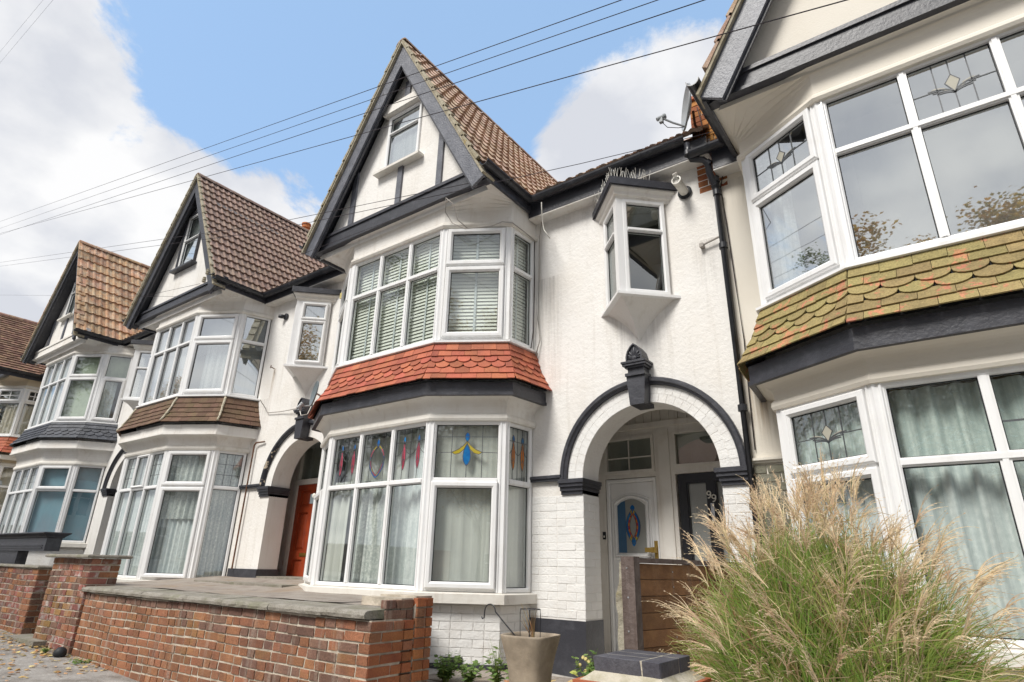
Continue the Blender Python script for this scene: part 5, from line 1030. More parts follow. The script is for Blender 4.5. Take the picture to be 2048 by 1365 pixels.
# ---------------------------------------------------------------- timber fence and its concrete post
t = thing('timber_fence', 'dark brown slatted timber fence panel half hidden by the grass', 'fence', (-1.7, 4.2, -.9))
A = Vector((-1.86, 3.88, 0)); B = Vector((-1.52, 5.40, 0)); F = Face(A, B)
q = MB(); q.box(-1.905, -1.812, 3.86, 3.95, -1.1, .092); obj('post', q, 'fence_grey', t)
q = MB(); F.box(q, .06, F.L, .055, .086, -.05, .03); obj('top_rail', q, 'fence_grey', t); q = MB(); [F.box(q, a, a+.05, -1.0, .052, -.075, -.031) for a in (.07, .75, 1.45)]; [F.box(q, .05, F.L-.02, .050-i*.1035-.1075, .050-i*.1035-.092, -.055, -.031) for i in range(8)]; obj('batten_and_gap_strip', q, 'fence_grey', t)  # horizontal strips added behind the slat gaps to block light coming through
for i in range(9): q = MB(); z1 = .050-i*.1035; F.box(q, .05, F.L-.02, z1-.0995, z1, -.03, -.006+random.uniform(-.003, .003)); obj('slat', q, 'fence_wood', t)
sc = MB()
for i in range(8):
    for a in (.085, .5): c = F.P(a, .0-i*.1035+random.uniform(-.012, .012), -.004); sc.lathe(c, [(.005, 0), (.005, .003)], F.n, 7)
for z in (.02, -.16, -.36): sc.lathe((-1.862+random.uniform(-.01, .01), 3.86, z), [(.006, 0), (.006, .003)], (0, -1, 0), 7)
obj('screws', sc, 'steel', t)
t = thing('concrete_post', 'rough broken-edged concrete post beside the timber fence', 'post', (-1.95, 4.0, -.9)); rr = random.Random(9)
q = MB(); rings = []
for i in range(18):
    z = -1.1+i*(1.16/17); w = rr.uniform(-.016, .016)+(.02 if z < -.12 else 0); rings.append([(-1.965-w, 3.93+rr.uniform(-.01, .01), z), (-1.895, 3.93, z), (-1.895, 4.03, z), (-1.965-w, 4.03, z)])
q.loft(rings, True, True); obj('post', q, 'concrete', t)

# ---------------------------------------------------------------- planter
PZ = -.43
t = thing('planter', 'tall tapered square beige planter with dead stems and wire ring', 'planter', (-2.6, 3.85, -.9)); cx_, cy_ = -2.62, 3.85
def sq(h, z, r_=.2, rot=.0):
    out = []
    for i in range(24):
        a = 2*PI*i/24; c, s_ = math.cos(a), math.sin(a); p = 5; rad = h/((abs(c)**p+abs(s_)**p)**(1/p)); x, y = rad*c, rad*s_; out.append((cx_+x*math.cos(rot)-y*math.sin(rot), cy_+x*math.sin(rot)+y*math.cos(rot), z))
    return out
rot = .06
prof = [(.10, -.90), (.112, -.84), (.118, -.75), (.128, -.65), (.146, -.56), (.168, -.48), (.176, -.445), (.178, -.432), (.172, -.43), (.160, -.432), (.154, -.45), (.145, -.50)]
q = MB(); q.loft([sq(h, z, rot=rot) for h, z in prof], True, False); q.poly(sq(.145, -.50, rot=rot)); obj('pot', q, 'planter', t, smooth=True)
q = MB(); q.poly(sq(.15, -.475, rot=rot)); obj('compost', q, 'soil', t)
ws = thing('plant_support', 'thin green wire ring on legs standing in the planter', 'plant support', (-2.62, 3.9, -.48)); q = MB(); rc = Vector((-2.66, 3.90, -.272)); R_ = .072
q.tube([rc+Vector((R_*math.cos(a), R_*math.sin(a), 0)) for a in [2*PI*i/20 for i in range(21)]], .0028, 5)
for a in (.4, 2.2, 3.5, 5.2): p = rc+Vector((R_*math.cos(a), R_*math.sin(a), 0)); q.tube([p, p-Vector((0, 0, .03))+Vector((.004*math.cos(a), 0, 0)), p-Vector((0, 0, .26))], .0028, 5)
obj('wire', q, 'black_plastic', ws)
hk = thing('garden_hook', 'black wire shepherd hook leaning out of the planter', 'hook', (-2.7, 3.85, -.5)); q = MB(); b = Vector((-2.70, 3.83, -.48)); tpt = Vector((-2.90, 3.80, -.30))
pts = [b, b.lerp(tpt, .5), tpt]+[tpt+Vector((-.05+.05*math.cos(a), 0, .03+.05*math.sin(a)-.03)) for a in [PI*(.15+.85*i/8) for i in range(9)]]+[Vector((-3.003, 3.80, -.325)), Vector((-3.005, 3.80, -.345)), Vector((-3.018, 3.80, -.352)), Vector((-3.028, 3.80, -.34))]
q.tube(pts, .0045, 6); obj('wire', q, 'black_plastic', hk, smooth=True)
ds = thing('dead_plant', 'dry bare stems leaning inside the wire ring', 'dead plant', (-2.62, 3.88, -.48)); q = MB(); rr = random.Random(4)
for i in range(7): p = Vector((-2.60, 3.86, -.48)); e = p+Vector((rr.uniform(-.12, .03), rr.uniform(-.04, .04), rr.uniform(.10, .26))); q.tube([p, p.lerp(e, .5)+Vector((rr.uniform(-.01, .01), 0, 0)), e], [.004, .003, .001], 5)
obj('stems', q, 'blade_dry', ds)

# ---------------------------------------------------------------- small plants
def leafpoly(mb, c, d, n, L_, w, simple=False):
    d = Vector(d).normalized(); n = Vector(n); s = d.cross(n).normalized(); m = c+d*L_*.5+n*L_*.06; k = len(mb.v)
    if simple: mb.v += [tuple(c), tuple(m+s*w*.5), tuple(c+d*L_), tuple(m-s*w*.5)]; mb.f.append([k, k+1, k+2, k+3]); return
    mb.v += [tuple(c), tuple(c+d*L_*.3+s*w*.45), tuple(c+d*L_*.65+s*w*.4), tuple(c+d*L_-n*L_*.1), tuple(c+d*L_*.65-s*w*.4), tuple(c+d*L_*.3-s*w*.45)]; mb.f.append([k, k+1, k+2, k+3, k+4, k+5])
def weed(name, label, cat, c, R_, h, n, m, leaf=(.05, .03), blades=0, seed=1, group=None):
    rr = random.Random(seed); t = thing(name, label, cat, c, group); c = Vector(c); q = MB(); st = MB()
    for i in range(max(6, n//5)):
        a = rr.uniform(0, 2*PI); e = c+Vector((math.cos(a)*R_*rr.random(), math.sin(a)*R_*rr.random(), h*rr.uniform(.5, 1))); st.tube([c+Vector((rr.uniform(-.02, .02), 0, -.02)), c.lerp(e, .5)+Vector((0, 0, .02)), e], [.003, .002, .001], 4)
        for j in range(9): p = c.lerp(e, rr.uniform(.25, 1)); a2 = rr.uniform(0, 2*PI); d = Vector((math.cos(a2), math.sin(a2), rr.uniform(-.3, .6))); leafpoly(q, p, d, Vector((rr.uniform(-.4, .4), rr.uniform(-.6, .1), 1)).normalized(), rr.uniform(*leaf) if leaf[1] > leaf[0] else leaf[0]*rr.uniform(.6, 1.2), leaf[1]*rr.uniform(.7, 1.2))
    obj('leaves', q, m, t, 'stuff', fix=False); obj('stems', st, 'blade_green', t, fix=False)
    if blades:
        b = MB()
        for i in range(blades):
            a = rr.uniform(0, 2*PI); L_ = rr.uniform(.6, 1)*h*1.5; lean = rr.uniform(.1, .9); pts = [c+Vector((math.cos(a)*lean*L_*.6*(k/5)**1.6, math.sin(a)*lean*L_*.4*(k/5)**1.6, L_*(k/5)*(1-.25*lean*(k/5)))) for k in range(6)]
            s = Vector((-math.sin(a), math.cos(a), 0)); b.loft([[p-s*.004*(1-i_/5.2) for i_, p in enumerate(pts)], [p+s*.004*(1-i_/5.2) for i_, p in enumerate(pts)]])
        obj('blades', b, 'blade_green', t, fix=False)
    return t
GZ = -.90
for i, (x_, y_, R_, h_, n_, m_, lab, bl) in enumerate(((-3.72, 4.22, .18, .24, 140, 'leaf_green', 'low grey-green weeds at the foot of the brick pier', 0), (-3.50, 4.26, .15, .20, 90, 'leaf_green', 'low weed clump below the air vent', 0), (-3.25, 4.30, .11, .30, 60, 'leaf_green', 'spiky grass tuft with long blades beside the air vent', 14),
        (-3.04, 4.27, .11, .25, 80, 'leaf_green', 'round-leaved green weed right of the spiky tuft', 0), (-2.88, 4.15, .08, .18, 30, 'leaf_green', 'small thin weed left of the planter', 0), (-2.50, 4.5, .14, .34, 110, 'leaf_green', 'leafy green plant with yellow flowers behind the planter', 0), (-2.26, 4.2, .15, .24, 70, 'leaf_yellow', 'yellow-green leafy plant at the charcoal plinth', 0), (-2.05, 3.65, .15, .34, 60, 'leaf_yellow', 'pale yellow-leaved sprig left of the capped pillar', 0), (-2.30, 4.5, .1, .20, 36, 'leaf_green', 'dark green weed against the charcoal plinth', 0))):
    weed('weed', lab, 'plant', (x_, y_, GZ), R_, h_, n_, m_, (.052, .034), bl, seed=20+i)
q = MB(); rr = random.Random(2)
for i in range(9): c = Vector((-2.55+rr.uniform(-.08, .06), 4.6+rr.uniform(-.1, 0), GZ+rr.uniform(.17, .29))); q.lathe(c, [(.004, 0), (.016, .006), (.012, .012)], (0, -1, .3), 6)
fl = obj('flowers', q, 'plastic_yellow', bpy.data.objects['weed.005'])
weed('weed', 'thin dark seedling with small leaves at the right edge beside the grass', 'plant', (.95, 3.4, -.95), .14, .95, 90, 'leaf_green', (.04, .028), 0, seed=77)
weed('weed', 'moss and weed tuft at the foot of the long brick wall', 'plant', (-8.2, 3.22, -1.09), .16, .06, 40, 'leaf_green', (.035, .02), 3, seed=78)
weed('weed', 'tiny green tuft by the black stone at the pink pier', 'plant', (-8.95, 3.12, -1.05), .08, .08, 20, 'leaf_green', (.04, .02), 6, seed=79)
q = MB(); q.lathe((-8.72, 3.18, -1.06), [(.04, 0), (.07, .02), (.065, .06), (.04, .09), (.0, .10)], (.25, -.1, 1), 9); tag(obj('black_stone', q, 'seal', smooth=True), 'smooth black lump lying against the foot of the brick wall', 'stone')
# fallen leaves
def leaves(name, label, spots, seed):
    rr = random.Random(seed); q = MB()
    for n_, x0, x1, y0, y1, dz in spots:
        for i in range(n_):
            x = rr.uniform(x0, x1); y = y1-(y1-y0)*rr.random()**1.6; c = Vector((x, y, gz(x, y)+dz+rr.uniform(.004, .018))); a = rr.uniform(0, 2*PI); L_ = rr.uniform(.03, .075); leafpoly(q, c, (math.cos(a), math.sin(a), rr.uniform(-.15, .15)), (rr.uniform(-.3, .3), rr.uniform(-.5, .3), 1), L_, L_*.8)
    o = obj(name, q, 'leaf_fallen', None, 'stuff', fix=False); o['label'] = label; o['category'] = 'leaves'; return o
leaves('fallen_leaves', 'dry yellow-brown leaves scattered on the pavement along the walls', [(300, -11.5, -7.6, 2.3, 3.28, 0), (120, -10.6, -8.7, 3.0, 3.24, .01), (150, -14, -9, 1.2, 3.2, 0), (60, -3.4, -2.0, 4.0, 4.9, .42)], 11)

# ---------------------------------------------------------------- ornamental grass
def ribbon(mb, pts, wid):
    k = len(mb.v); n = len(pts)
    for i, p in enumerate(pts):
        t = (pts[min(i+1, n-1)]-pts[max(i-1, 0)]); s = t.cross(Vector((.3, -1, .1))); s = s.normalized() if s.length > 1e-6 else Vector((1, 0, 0)); w = wid*(1-(i/(n-1))**2*.85); mb.v += [tuple(p-s*w), tuple(p+s*w)]
    for i in range(n-1): mb.f.append([k+2*i, k+2*i+1, k+2*i+3, k+2*i+2])
def grass_clump():
    rr = random.Random(42); t = thing('ornamental_grass', 'big clump of tall ornamental grass with feathery tan plumes before the cream house', 'ornamental grass', (-.5, 3.35, -1.15))
    green, dry, plm, stk = MB(), MB(), MB(), MB(); base = Vector((-.36, 3.38, -1.18))
    def arc(b, az, L_, lean, droop, n=9, wob=.03):
        pts = []; p = Vector(b); el = PI/2-lean
        d = Vector((math.cos(az)*math.cos(el), math.sin(az)*math.cos(el)*.7, math.sin(el)))
        for i in range(n): pts.append(p.copy()); p = p+d*(L_/(n-1)); d = (d+Vector((math.cos(az)*droop*.35, math.sin(az)*droop*.2, -droop))*(.25+i/n)/(n-1)*2+Vector((rr.gauss(0, wob), rr.gauss(0, wob), rr.gauss(0, wob)))).normalized()
        return pts
    base = Vector((-.63, 3.50, -1.18)); RX, RY = 1.0, .50
    tufts = [(rr.uniform(-.36, .36), rr.uniform(-.20, .20)) for _ in range(30)]
    def bow(b, tip, rise, n=10, wob=.006):    # a stem that rises, bends over and ends at its tip
        h = tip.z-b.z; c = Vector((b.x+(tip.x-b.x)*.30, b.y+(tip.y-b.y)*.30, b.z+h*.62+rise)); k = Vector((rr.gauss(0, wob*5), rr.gauss(0, wob*5), 0)); c += k; out = []
        for i in range(n): t = i/(n-1); out.append(b*(1-t)**2+c*2*t*(1-t)+tip*t*t+Vector((rr.gauss(0, wob), rr.gauss(0, wob), rr.gauss(0, wob*.5)))*t)
        return out
    def dome(rho, az, k): return base+Vector((math.cos(az)*rho*RX, math.sin(az)*rho*RY, 1.56*math.sqrt(max(0, 1-rho*rho*.93))*k))
    for i in range(15500):
        tx, ty = rr.choice(tufts); b = base+Vector((tx+rr.gauss(0, .03), ty+rr.gauss(0, .025), 0)); az = rr.uniform(0, 2*PI) if rr.random() < .5 else math.atan2(ty, tx)+rr.gauss(0, .8); rho = min(1.0, abs(rr.gauss(.45, .3)))
        tip = dome(rho, az, rr.uniform(.30, .93)); ribbon(green if rr.random() < .68 else dry, bow(b, tip, rr.uniform(.08, .45)), rr.uniform(.0016, .0044))
    for i in range(1300):   # broken and bent dead straw through the body
        c = dome(rr.uniform(0, .85), rr.uniform(0, 2*PI), rr.uniform(.3, .95)); d = Vector((rr.gauss(0, 1), rr.gauss(0, .5), rr.gauss(.2, .8))).normalized(); k = Vector((rr.gauss(0, .5), rr.gauss(0, .3), -rr.random())); L_ = rr.uniform(.05, .20); ribbon(dry, [c, c+d*L_, c+d*L_+(d+k).normalized()*L_*.6], .0018)
    for i in range(360):   # flowering stalks, each ending in a feathery plume
        tx, ty = rr.choice(tufts); b = base+Vector((tx+rr.gauss(0, .03), ty+rr.gauss(0, .03), 0)); az = math.atan2(ty, tx)+rr.gauss(0, 1.1); rho = min(.98, abs(rr.gauss(.5, .32))); low = rr.random() < .45
        tip = dome(rho, az, rr.uniform(.55, .85) if low else rr.uniform(.88, 1.10)); pts = bow(b, tip, rr.uniform(.02, .22)); ribbon(stk, pts, .0018)
        tip, dr = pts[-2], (pts[-1]-pts[-3]).normalized(); young = rr.random() < .35; nf = rr.randint(6, 12)
        side = dr.cross(Vector((0, 0, 1))).normalized(); up = side.cross(dr); pd = rr.uniform(.4, 3.2)
        for j in range(nf):
            s0 = tip+dr*(.09*j/nf); an = rr.uniform(0, 2*PI); sp = rr.uniform(.06, .5)*(1 if not young else .4); d = (dr+side*math.cos(an)*sp+up*math.sin(an)*sp).normalized(); L2 = rr.uniform(.08, .18); q = [s0.copy()]; p = s0.copy()
            for k in range(5): p = p+d*L2/5; d = (d+Vector((math.cos(az)*.08+rr.gauss(0, .03), -.02, -.09*pd))).normalized(); q.append(p.copy())
            ribbon(plm, q, .0017)
            for k in range(1, 6):
                for s_ in (-1, 1):
                    if rr.random() < .8: e = q[k]+(d*.9+side*s_*rr.uniform(.3, .9)+up*rr.uniform(-.5, .5)).normalized()*rr.uniform(.008, .018); ribbon(plm, [q[k], q[k].lerp(e, .6), e], .0012)
    for nm, mb, m in (('green_blades', green, 'blade_green'), ('dry_blades', dry, 'blade_dry'), ('stalks', stk, 'blade_green'), ('plumes', plm, 'plume')): obj(nm, mb, m, t, 'stuff', fix=False)
grass_clump()

# ---------------------------------------------------------------- fittings on the walls
def dish(name, label, c, n, upv, rx, rz, m, arm_to, group):
    t = thing(name, label, 'satellite dish', c, group); n = Vector(n).normalized(); s = n.cross(Vector(upv)).normalized(); v = s.cross(n); c = Vector(c); q = MB(); rings = []
    for k in range(7): f_ = k/6; rings.append([c+n*(-.08*(1-f_*f_))*rx*4+s*rx*f_*math.cos(a)+v*rz*f_*math.sin(a) for a in [2*PI*i/28 for i in range(28)]])
    q.loft(rings[1:], True); q.poly(rings[1]); e = rings[-1]; q.loft([e, [p-n*.012+(p-c).normalized()*.006 for p in e], [p-n*.02 for p in e]], True); obj('reflector', q, m, t, smooth=True)
    a = Vector(arm_to); q = MB(); b0 = c-v*rz*.95-n*.02; q.tube([b0, b0.lerp(a, .5)-v*.01, a], .011, 8); obj('arm', q, 'dish_grey', t)
    d = (c-a).normalized(); q = MB(); q.lathe(a-d*.05, [(.02, 0), (.024, .01), (.024, .075), (.03, .08), (.03, .10), (.012, .105)], d, 12); q.box(a.x-.02, a.x+.02, a.y-.02, a.y+.02, a.z-.065, a.z-.01); obj('receiver', q, 'dish_grey', t); return t, b0
c = pix(1370, 215, 5.12); arm = pix(1322, 236, 5.0)
t, b0 = dish('satellite_dish', 'pale satellite dish seen edge-on, bracketed to the orange brick stack', c, (-.84, -.53, .10), (.05, 0, 1), .20, .265, 'dish_grey', arm, 'satellite dishes on the house fronts')
q = MB(); q.tube([pix(1386, 222, 5.2), pix(1390, 250, 5.3), pix(1412, 290, 5.44)], .014, 8); obj('bracket', q, 'rust', t); pl = pix(1411, 291, 5.44)
q = MB(); q.box(pl.x-.055, pl.x+.055, 5.425, 5.44, pl.z-.055, pl.z+.055); obj('wall_plate', q, 'steel', t); q = MB(); pts = [arm+Vector((0, 0, -.05)), arm+Vector((.05, .03, -.13)), arm+Vector((.15, .08, -.15)), b0]; q.tube(pts, .004, 6); obj('lead', q, 'cable', t, smooth=True)
c = pix(627, 787, 5.05); arm = pix(600, 812, 4.9)
t, b0 = dish('satellite_dish', 'dark grey oval satellite dish beside the left house arch keystone', c, (-.35, -.93, .12), (0, 0, 1), .135, .19, 'dish_dark', arm, 'satellite dishes on the house fronts')
q = MB(); q.tube([c+Vector((.02, .04, 0)), c+Vector((.06, .2, -.05)), c+Vector((.06, .4, -.1))], .014, 8); obj('bracket', q, 'steel', t); q = MB(); q.tube([arm+Vector((0, 0, -.05)), arm+Vector((.06, 0, -.15)), arm+Vector((.18, .02, -.14)), b0], .006, 6); obj('lead', q, 'plastic_white', t, smooth=True)
c = pix(1370, 386, 5.44); t = thing('boiler_flue', 'white boiler flue with black wall collar under the gutter', 'flue', c); d = Vector((-.02, -1, .10)).normalized()
q = MB().lathe(c, [(.075, 0), (.078, .01), (.06, .02), (.05, .022)], (0, -1, 0), 20); obj('collar', q, 'seal', t); q = MB().lathe(c, [(.048, 0), (.048, .20), (.052, .205), (.052, .24), (.04, .242), (.036, .22)], d, 20); obj('pipe', q, 'plastic_white', t, smooth=False)
q = MB().lathe(c+d*.2+Vector((-.0, 0, .03)), [(.028, 0), (.028, .07), (.022, .075), (.0, .076)], (-.15, -.55, .8), 14); obj('deflector', q, 'plastic_white', t)
q = MB()
for i in range(5): a = c+d*.243+Vector((-.03+.015*i, 0, 0)); q.box(a.x-.002, a.x+.002, a.y-.002, a.y+.002, a.z-.03, a.z+.03)
obj('grille', q, 'seal', t)
c = pix(573, 634, 5.44); t = thing('outside_light', 'small black sensor lamp high on the left house wall', 'lamp', c); q = MB().lathe(c, [(.06, 0), (.06, .02), (.03, .03)], (0, -1, 0), 14); obj('base', q, 'black_plastic', t); q = MB().lathe(c+Vector((-.03, -.02, 0)), [(.035, 0), (.04, .05), (.03, .10), (0, .105)], (-.6, -.8, 0), 12); obj('head', q, 'black_plastic', t)
c = pix(691, 594, 5.42); t = thing('junction_box', 'small yellowed box on the wall left of the middle upper bay', 'box', c); q = MB().box(c.x-.055, c.x+.055, c.y-.07, c.y+.03, c.z-.045, c.z+.05); obj('case', q, 'plastic_yellow', t)
c = pix(628, 997, 5.75); t = thing('security_camera', 'small dark camera light by the red-brown front door', 'camera', c); q = MB().box(c.x-.05, c.x+.05, c.y-.03, c.y+.08, c.z-.08, c.z+.06); obj('body', q, 'dish_dark', t); q = MB().lathe(c+Vector((.07, -.02, .03)), [(.03, 0), (.035, .05), (.0, .06)], (.3, -1, 0), 12); obj('lamp_head', q, 'plastic_white', t)
c = pix(1210, 1072, 6.39); t = thing('doorbell', 'small black doorbell left of the white front door', 'doorbell', c); q = MB().box(c.x-.018, c.x+.018, c.y-.02, c.y+.01, c.z-.04, c.z+.04); obj('case', q, 'seal', t); q = MB().box(c.x-.008, c.x+.008, c.y-.024, c.y-.02, c.z-.02, c.z+.0); obj('button', q, 'plastic_white', t)
# bird spikes over the middle oriel
t = thing('bird_spikes', 'strip of thin metal bird spikes along the oriel roof edge', 'bird spikes', (-2.37, 5.1, 4.0)); q = MB(); rr = random.Random(8); apx = Vector((-2.37, 5.06-.10, 4.0))
for A, B, n_ in ((Vector((-2.83, 5.40, 3.99)), apx, 16), (apx, Vector((-2.05, 5.28, 4.0)), 15)):
    for i in range(n_):
        p = A.lerp(B, i/n_)
        for s_ in (-1, 1): q.tube([p, p+Vector((rr.uniform(-.03, .03)+s_*.015, -.03*s_+rr.uniform(-.02, .02), rr.uniform(.09, .13)))], .0022, 4)
obj('wires', q, 'plastic_white', t)
# insulators on the left gable
c = pix(414, 555, 4.2); t = thing('cable_insulator', 'pair of brown porcelain insulators on a bracket at the left gable foot', 'insulator', c)
for o in ((-.02, 0, .06), (-.04, -.02, -.09)): q = MB().lathe(c+Vector(o), [(.025, 0), (.035, .02), (.022, .035), (.036, .05), (.022, .065), (.03, .085), (.01, .1)], (.1, 0, 1), 12); obj('insulator', q, 'verge', t, smooth=False)
q = MB(); q.tube([c+Vector((-.02, 0, .08)), c+Vector((.05, .02, .05)), c+Vector((.12, .06, .06))], .010, 6); obj('bracket', q, 'seal', t)
# overhead cables, strung between far poles and the gables
def cablething(label, pts, rad_, sag=.0, m='cable', grp='overhead telephone cables', name='overhead_cable', n=24):
    rad = rad_*(.58 if grp == 'overhead telephone cables' else 1); P = [pix(x, y, Y) for x, y, Y in pts]; a, b = P[0], P[-1]; out = []
    if len(P) == 2: out = [a.lerp(b, i/n)-Vector((0, 0, sag*4*(i/n)*(1-i/n))) for i in range(n+1)]
    else: out = P
    q = MB(); q.tube(out, rad, 5); o = obj(name, q, m, smooth=True); tag(o, label, 'cable', grp); return o
cb = .007
cablething('topmost long black cable crossing the sky above the middle gable', [(-60, 465, 5.2), (1300, -20, 3.0)], .0062)
cablething('second long cable from the top, crossing the middle gable apex', [(-60, 478, 5.0), (1380, -22, 2.9)], .0055)
cablething('third long cable, crossing the middle gable window', [(-60, 490, 4.9), (1470, -20, 2.8)], .0060)
cablething('lowest long cable, running up across the cream house gable', [(-60, 484, 4.8), (1760, -18, 2.7)], .0060)
cablething('upper of two thin cables at the top left corner', [(-20, 128, 5.0), (110, -28, 4.2)], .009)
cablething('lower of two thin cables at the top left corner', [(-20, 150, 5.0), (130, -28, 4.2)], .009)
cablething('cable from the left ending at the middle gable tie beam', [(-60, 534, 5.2), (540, 448, 4.0), (938, 367, 4.38)], .0065)
cablething('second cable ending at the middle gable tie beam', [(-60, 541, 5.2), (540, 462, 4.0), (905, 385, 4.38)], .0065)
cablething('third cable ending low on the middle gable tie beam', [(-60, 590, 5.2), (400, 594, 4.2), (600, 510, 4.1), (890, 400, 4.38)], .0050)
cablething('thin cable running to the left gable insulators', [(-60, 690, 5.4), (200, 612, 4.5), (400, 568, 4.2)], .0055)
cablething('cable from the middle gable to the orange brick stack', [(890, 388, 4.38), (964, 371, 4.3), (1160, 328, 4.35), (1395, 272, 5.0), (1425, 264, 5.2)], .0060)
def wallcable(label, pts, rad, m): return cablething(label, pts, rad, m=m, grp='cables fixed to the walls', name='wall_cable')
wallcable('loose pale cable hanging from the middle gutter corner', [(1083, 405, 5.12), (1084, 440, 5.25), (1088, 460, 5.2), (1100, 477, 5.2)], .007, 'plastic_white')
wallcable('grey cable down the wall right of the middle upper bay', [(1084, 438, 5.42), (1079, 475, 5.42), (1078, 560, 5.42), (1076, 640, 5.42), (1080, 680, 5.42), (1071, 712, 5.4)], .006, 'cable_grey')
wallcable('dark cable beside the middle upper window frame', [(1069, 484, 5.40), (1069, 560, 5.40), (1067, 660, 5.40), (1062, 698, 5.38)], .006, 'cable')
wallcable('tangle of cable along the head of the middle upper bay', [(892, 395, 4.40), (891, 425, 4.5), (905, 447, 4.52), (930, 458, 4.55), (960, 455, 4.68), (985, 452, 4.80), (1005, 444, 4.88), (1025, 446, 4.95), (1050, 465, 5.2), (1070, 482, 5.40)], .006, 'cable_grey')
wallcable('second looping cable on the middle bay cove', [(893, 397, 4.40), (908, 410, 4.45), (915, 440, 4.53), (935, 457, 4.60)], .006, 'cable_grey')
wallcable('black cable down the cream house wall beside the downpipe', [(1445, 353, 5.43), (1441, 375, 5.43), (1452, 440, 5.43), (1470, 560, 5.43), (1488, 680, 5.43), (1497, 780, 5.43), (1510, 900, 5.43)], .005, 'cable')
wallcable('black lead across the orange brick stack', [(1394, 215, 5.41), (1404, 250, 5.41), (1417, 290, 5.41), (1424, 320, 5.40), (1432, 350, 5.40)], .005, 'cable')
wallcable('grey cable from the dish to the left upper bay', [(597, 817, 5.38), (560, 824, 5.42), (535, 826, 5.42), (528, 812, 5.42), (520, 800, 5.30)], .007, 'cable_grey')
c = pix(1222, 300, 5)
q = MB().box(-3.90, -3.82, 4.86, 4.90, 3.91, 3.96); 
# downpipe stubs, cable brackets, wall hook
c = pix(549, 738, 5.44); t = thing('wall_hook', 'small rusty hook with a rust streak below on the left house wall', 'hook', c); q = MB(); q.tube([c, c+Vector((-.02, -.06, .02)), c+Vector((.03, -.09, .03)), c+Vector((.04, -.10, -.02))], .008, 6); obj('hook', q, 'rust', t)

# ---------------------------------------------------------------- the far side of the street (seen in the window panes)
def tree(x, y, h, cr, lm, label, seed, bare=.0):
    rr = random.Random(seed); z0 = gz(x, y); t = thing('street_tree', label, 'tree', (x, y, z0), 'trees across the street'); tr = MB(); lf = MB(); tops = []
    def limb(p, d, L_, r_, lev):
        pts = [p.copy()]; rad = [r_]; q = p.copy(); dd = d.copy()
        for i in range(4): q = q+dd*L_/4; dd = (dd+Vector((rr.gauss(0, .14), rr.gauss(0, .14), rr.gauss(.03, .08)))).normalized(); pts.append(q.copy()); rad.append(r_*(1-.16*(i+1)))
        tr.tube(pts, rad, 6)
        if lev < 4:
            for i in range(3 if lev else 5):
                k = rr.randint(1+(lev == 0)*1, 4); a = rr.uniform(0, 2*PI); e = (dd+Vector((math.cos(a), math.sin(a), rr.uniform(-.1, .5)))*rr.uniform(.6, 1.0)).normalized(); limb(pts[k], e, L_*rr.uniform(.6, .8), rad[k]*.6, lev+1)
        if lev >= 2: tops.append(pts[-1]); tops.append(pts[2])
    limb(Vector((x, y, z0)), Vector((0, 0, 1)), h*.42, .16, 0); obj('trunk', tr, 'bark', t, fix=False)
    for p in tops:
        if rr.random() < bare: continue
        for i in range(110): c = p+Vector((rr.gauss(0, 1), rr.gauss(0, 1), rr.gauss(0, .8)))*cr*.075; a = rr.uniform(0, 2*PI); leafpoly(lf, c, (math.cos(a), math.sin(a), rr.uniform(-.6, .3)), Vector((rr.uniform(-.6, .6), rr.uniform(-.6, .6), 1)).normalized(), rr.uniform(.09, .16), .085, True)
    obj('crown', lf, lm, t, 'stuff', fix=False)
for i, (x, y, h, cr, lm, bare, lab) in enumerate(((-25.5, -9.8, 13.5, 3.6, 'tree_leaf', .0, 'tall dense green tree across the street, leftmost of the green ones'), (-21.6, -10.0, 14.0, 3.6, 'tree_leaf', .05, 'tallest green tree reflected in the middle upper bay'), (-17.8, -9.8, 12.6, 3.4, 'tree_leaf', .1, 'green tree right of the tallest one across the street'), (-1.4, -9.9, 11.3, 3.2, 'tree_gold', .25, 'thin golden tree reflected at the left of the cream house pane'), (2.2, -9.9, 11.0, 3.4, 'tree_gold', .05, 'full golden tree reflected low in the cream house panes'), (7.5, -10.0, 9.8, 3.2, 'tree_leaf', .1, 'green tree across the street furthest right'), (-39, -10, 10.5, 3.3, 'tree_gold', .1, 'golden tree reflected in the left houses'))): tree(x, y, h, cr, lm, lab, 50+i, bare)
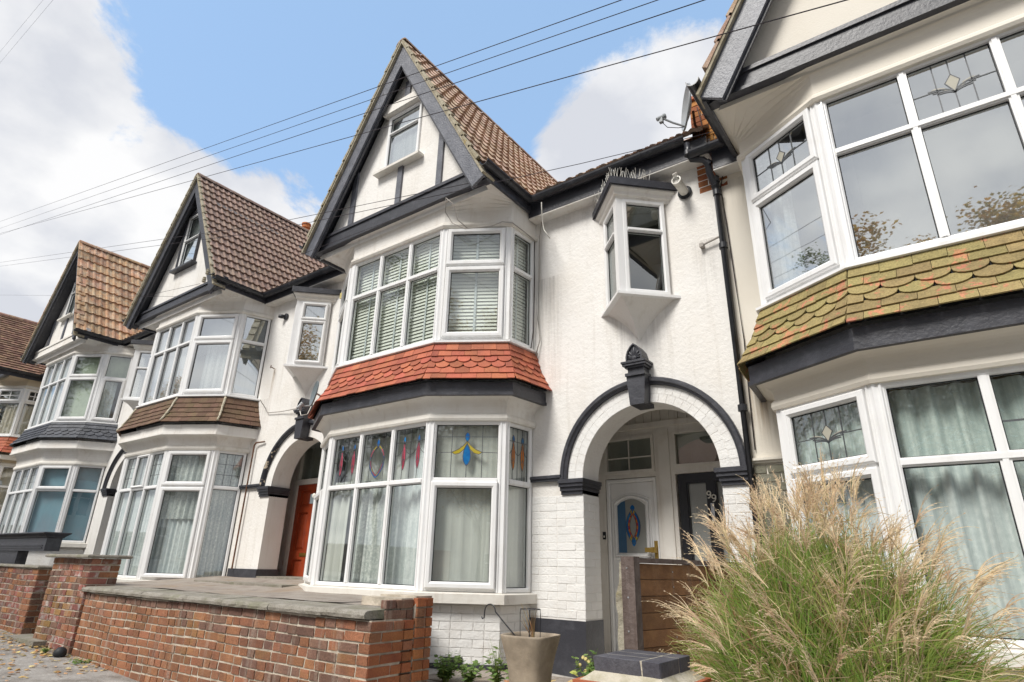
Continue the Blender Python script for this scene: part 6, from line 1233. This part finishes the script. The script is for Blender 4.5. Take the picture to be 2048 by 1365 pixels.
for i, cx0 in enumerate((-18, -12, -6, 0, 6)):
    z0 = gz(cx0, 0); t = thing('far_house', ('white bay-fronted house across the street, %s in the row' % ['first from the left', 'second from the left', 'third and middle', 'fourth from the left', 'last'][i]), 'house', (cx0, -15, z0), 'houses across the street')
    q = MB().box(cx0-3, cx0+3, -22, -15.2, z0-.5, z0+5.4); q.loft([[(cx0-2.4, -15.2, z), (cx0-1.9, -14.5, z), (cx0-.1, -14.5, z), (cx0+.4, -15.2, z)] for z in (z0-.5, z0+5.4)], False); obj('wall', q, 'white_smooth', t)
    q = MB(); q.loft([[(cx0-3, -14.9, z0+5.35), (cx0-3, -18.5, z0+8.0), (cx0-3, -22.2, z0+5.35)], [(cx0+3, -14.9, z0+5.35), (cx0+3, -18.5, z0+8.0), (cx0+3, -22.2, z0+5.35)]], False); q.poly([(cx0-3, -14.9, z0+5.35), (cx0-3, -18.5, z0+8), (cx0-3, -22.2, z0+5.35)]); q.poly([(cx0+3, -14.9, z0+5.35), (cx0+3, -18.5, z0+8), (cx0+3, -22.2, z0+5.35)]); obj('roof', q, 'roof_four', t, fix=False)
    for z in (z0+.9, z0+3.5):
        for x0, x1, yy in ((cx0-1.75, cx0-1.05, -14.5), (cx0-.95, cx0-.25, -14.5), (cx0+1.2, cx0+1.9, -15.2)):
            F = Face((x1, yy), (x0, yy)); q = MB(); F.ring(q, 0, .7, z, z+1.4, .07, 0, .04); F.box(q, .07, .63, z+.95, z+1.0, 0, .035); w_ = obj('window', q, 'upvc', t); q = MB(); F.box(q, .06, .64, z+.06, z+1.34, .0, .02); obj('pane', q, 'car_paint', w_)
    q = MB().box(cx0+2.2, cx0+3.0, -15.22, -15.17, z0, z0+2.1); obj('door', q, 'red_door' if i % 2 else 'black_door', t)

# ---------------------------------------------------------------- weather stains on the painted walls
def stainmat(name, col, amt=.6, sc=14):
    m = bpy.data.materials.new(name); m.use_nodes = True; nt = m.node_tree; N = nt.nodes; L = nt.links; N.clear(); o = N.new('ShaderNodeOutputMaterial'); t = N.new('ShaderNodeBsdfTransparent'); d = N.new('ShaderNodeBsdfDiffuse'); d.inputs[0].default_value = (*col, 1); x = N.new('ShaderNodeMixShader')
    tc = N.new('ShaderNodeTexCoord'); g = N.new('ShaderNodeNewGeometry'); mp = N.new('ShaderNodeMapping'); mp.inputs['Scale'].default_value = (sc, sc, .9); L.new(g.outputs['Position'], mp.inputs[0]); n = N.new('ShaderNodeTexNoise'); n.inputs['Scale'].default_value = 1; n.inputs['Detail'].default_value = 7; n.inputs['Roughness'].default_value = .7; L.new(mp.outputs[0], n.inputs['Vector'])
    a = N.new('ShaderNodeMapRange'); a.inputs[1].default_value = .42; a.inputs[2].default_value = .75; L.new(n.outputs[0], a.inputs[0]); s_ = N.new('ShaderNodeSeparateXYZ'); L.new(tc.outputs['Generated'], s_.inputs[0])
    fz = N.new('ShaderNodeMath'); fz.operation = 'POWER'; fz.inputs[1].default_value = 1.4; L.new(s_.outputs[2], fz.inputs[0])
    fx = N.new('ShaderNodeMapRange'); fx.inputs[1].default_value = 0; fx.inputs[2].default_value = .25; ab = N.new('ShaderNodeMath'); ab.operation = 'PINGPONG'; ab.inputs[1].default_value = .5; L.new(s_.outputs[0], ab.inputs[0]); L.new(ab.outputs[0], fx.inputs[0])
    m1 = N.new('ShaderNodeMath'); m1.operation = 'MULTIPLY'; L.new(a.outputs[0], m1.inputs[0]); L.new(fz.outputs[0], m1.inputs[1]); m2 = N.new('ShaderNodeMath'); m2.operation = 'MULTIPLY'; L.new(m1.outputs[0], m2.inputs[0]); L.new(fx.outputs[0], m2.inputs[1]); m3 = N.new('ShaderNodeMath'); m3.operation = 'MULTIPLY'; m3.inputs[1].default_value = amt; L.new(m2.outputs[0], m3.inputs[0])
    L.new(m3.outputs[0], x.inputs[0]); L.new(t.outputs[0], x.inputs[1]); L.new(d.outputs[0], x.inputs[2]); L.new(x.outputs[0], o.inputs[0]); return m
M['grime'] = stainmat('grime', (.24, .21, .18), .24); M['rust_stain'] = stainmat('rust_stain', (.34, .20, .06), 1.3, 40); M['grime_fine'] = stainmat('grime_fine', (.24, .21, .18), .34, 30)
def stain(hs, x0, x1, z0, z1, m='grime', y=None):
    y = YW-.004 if y is None else y; q = MB(); q.poly([(x0, y, z0), (x1, y, z0), (x1, y, z1), (x0, y, z1)]); obj('water_stain', q, m, hs, fix=False)
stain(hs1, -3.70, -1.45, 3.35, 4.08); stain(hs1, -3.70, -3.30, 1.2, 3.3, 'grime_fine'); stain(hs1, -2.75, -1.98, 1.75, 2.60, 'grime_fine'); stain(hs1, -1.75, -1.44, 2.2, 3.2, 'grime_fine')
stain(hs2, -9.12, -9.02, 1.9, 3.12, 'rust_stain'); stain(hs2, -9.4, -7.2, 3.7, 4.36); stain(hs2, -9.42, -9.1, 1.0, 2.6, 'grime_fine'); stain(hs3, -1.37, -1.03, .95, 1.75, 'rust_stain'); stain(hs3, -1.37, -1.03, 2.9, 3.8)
for x0, x1 in ((-6.05, -5.5), (-5.2, -4.6)): stain(hs1, x0, x1, -.80, -.33, 'grime_fine', 4.575)
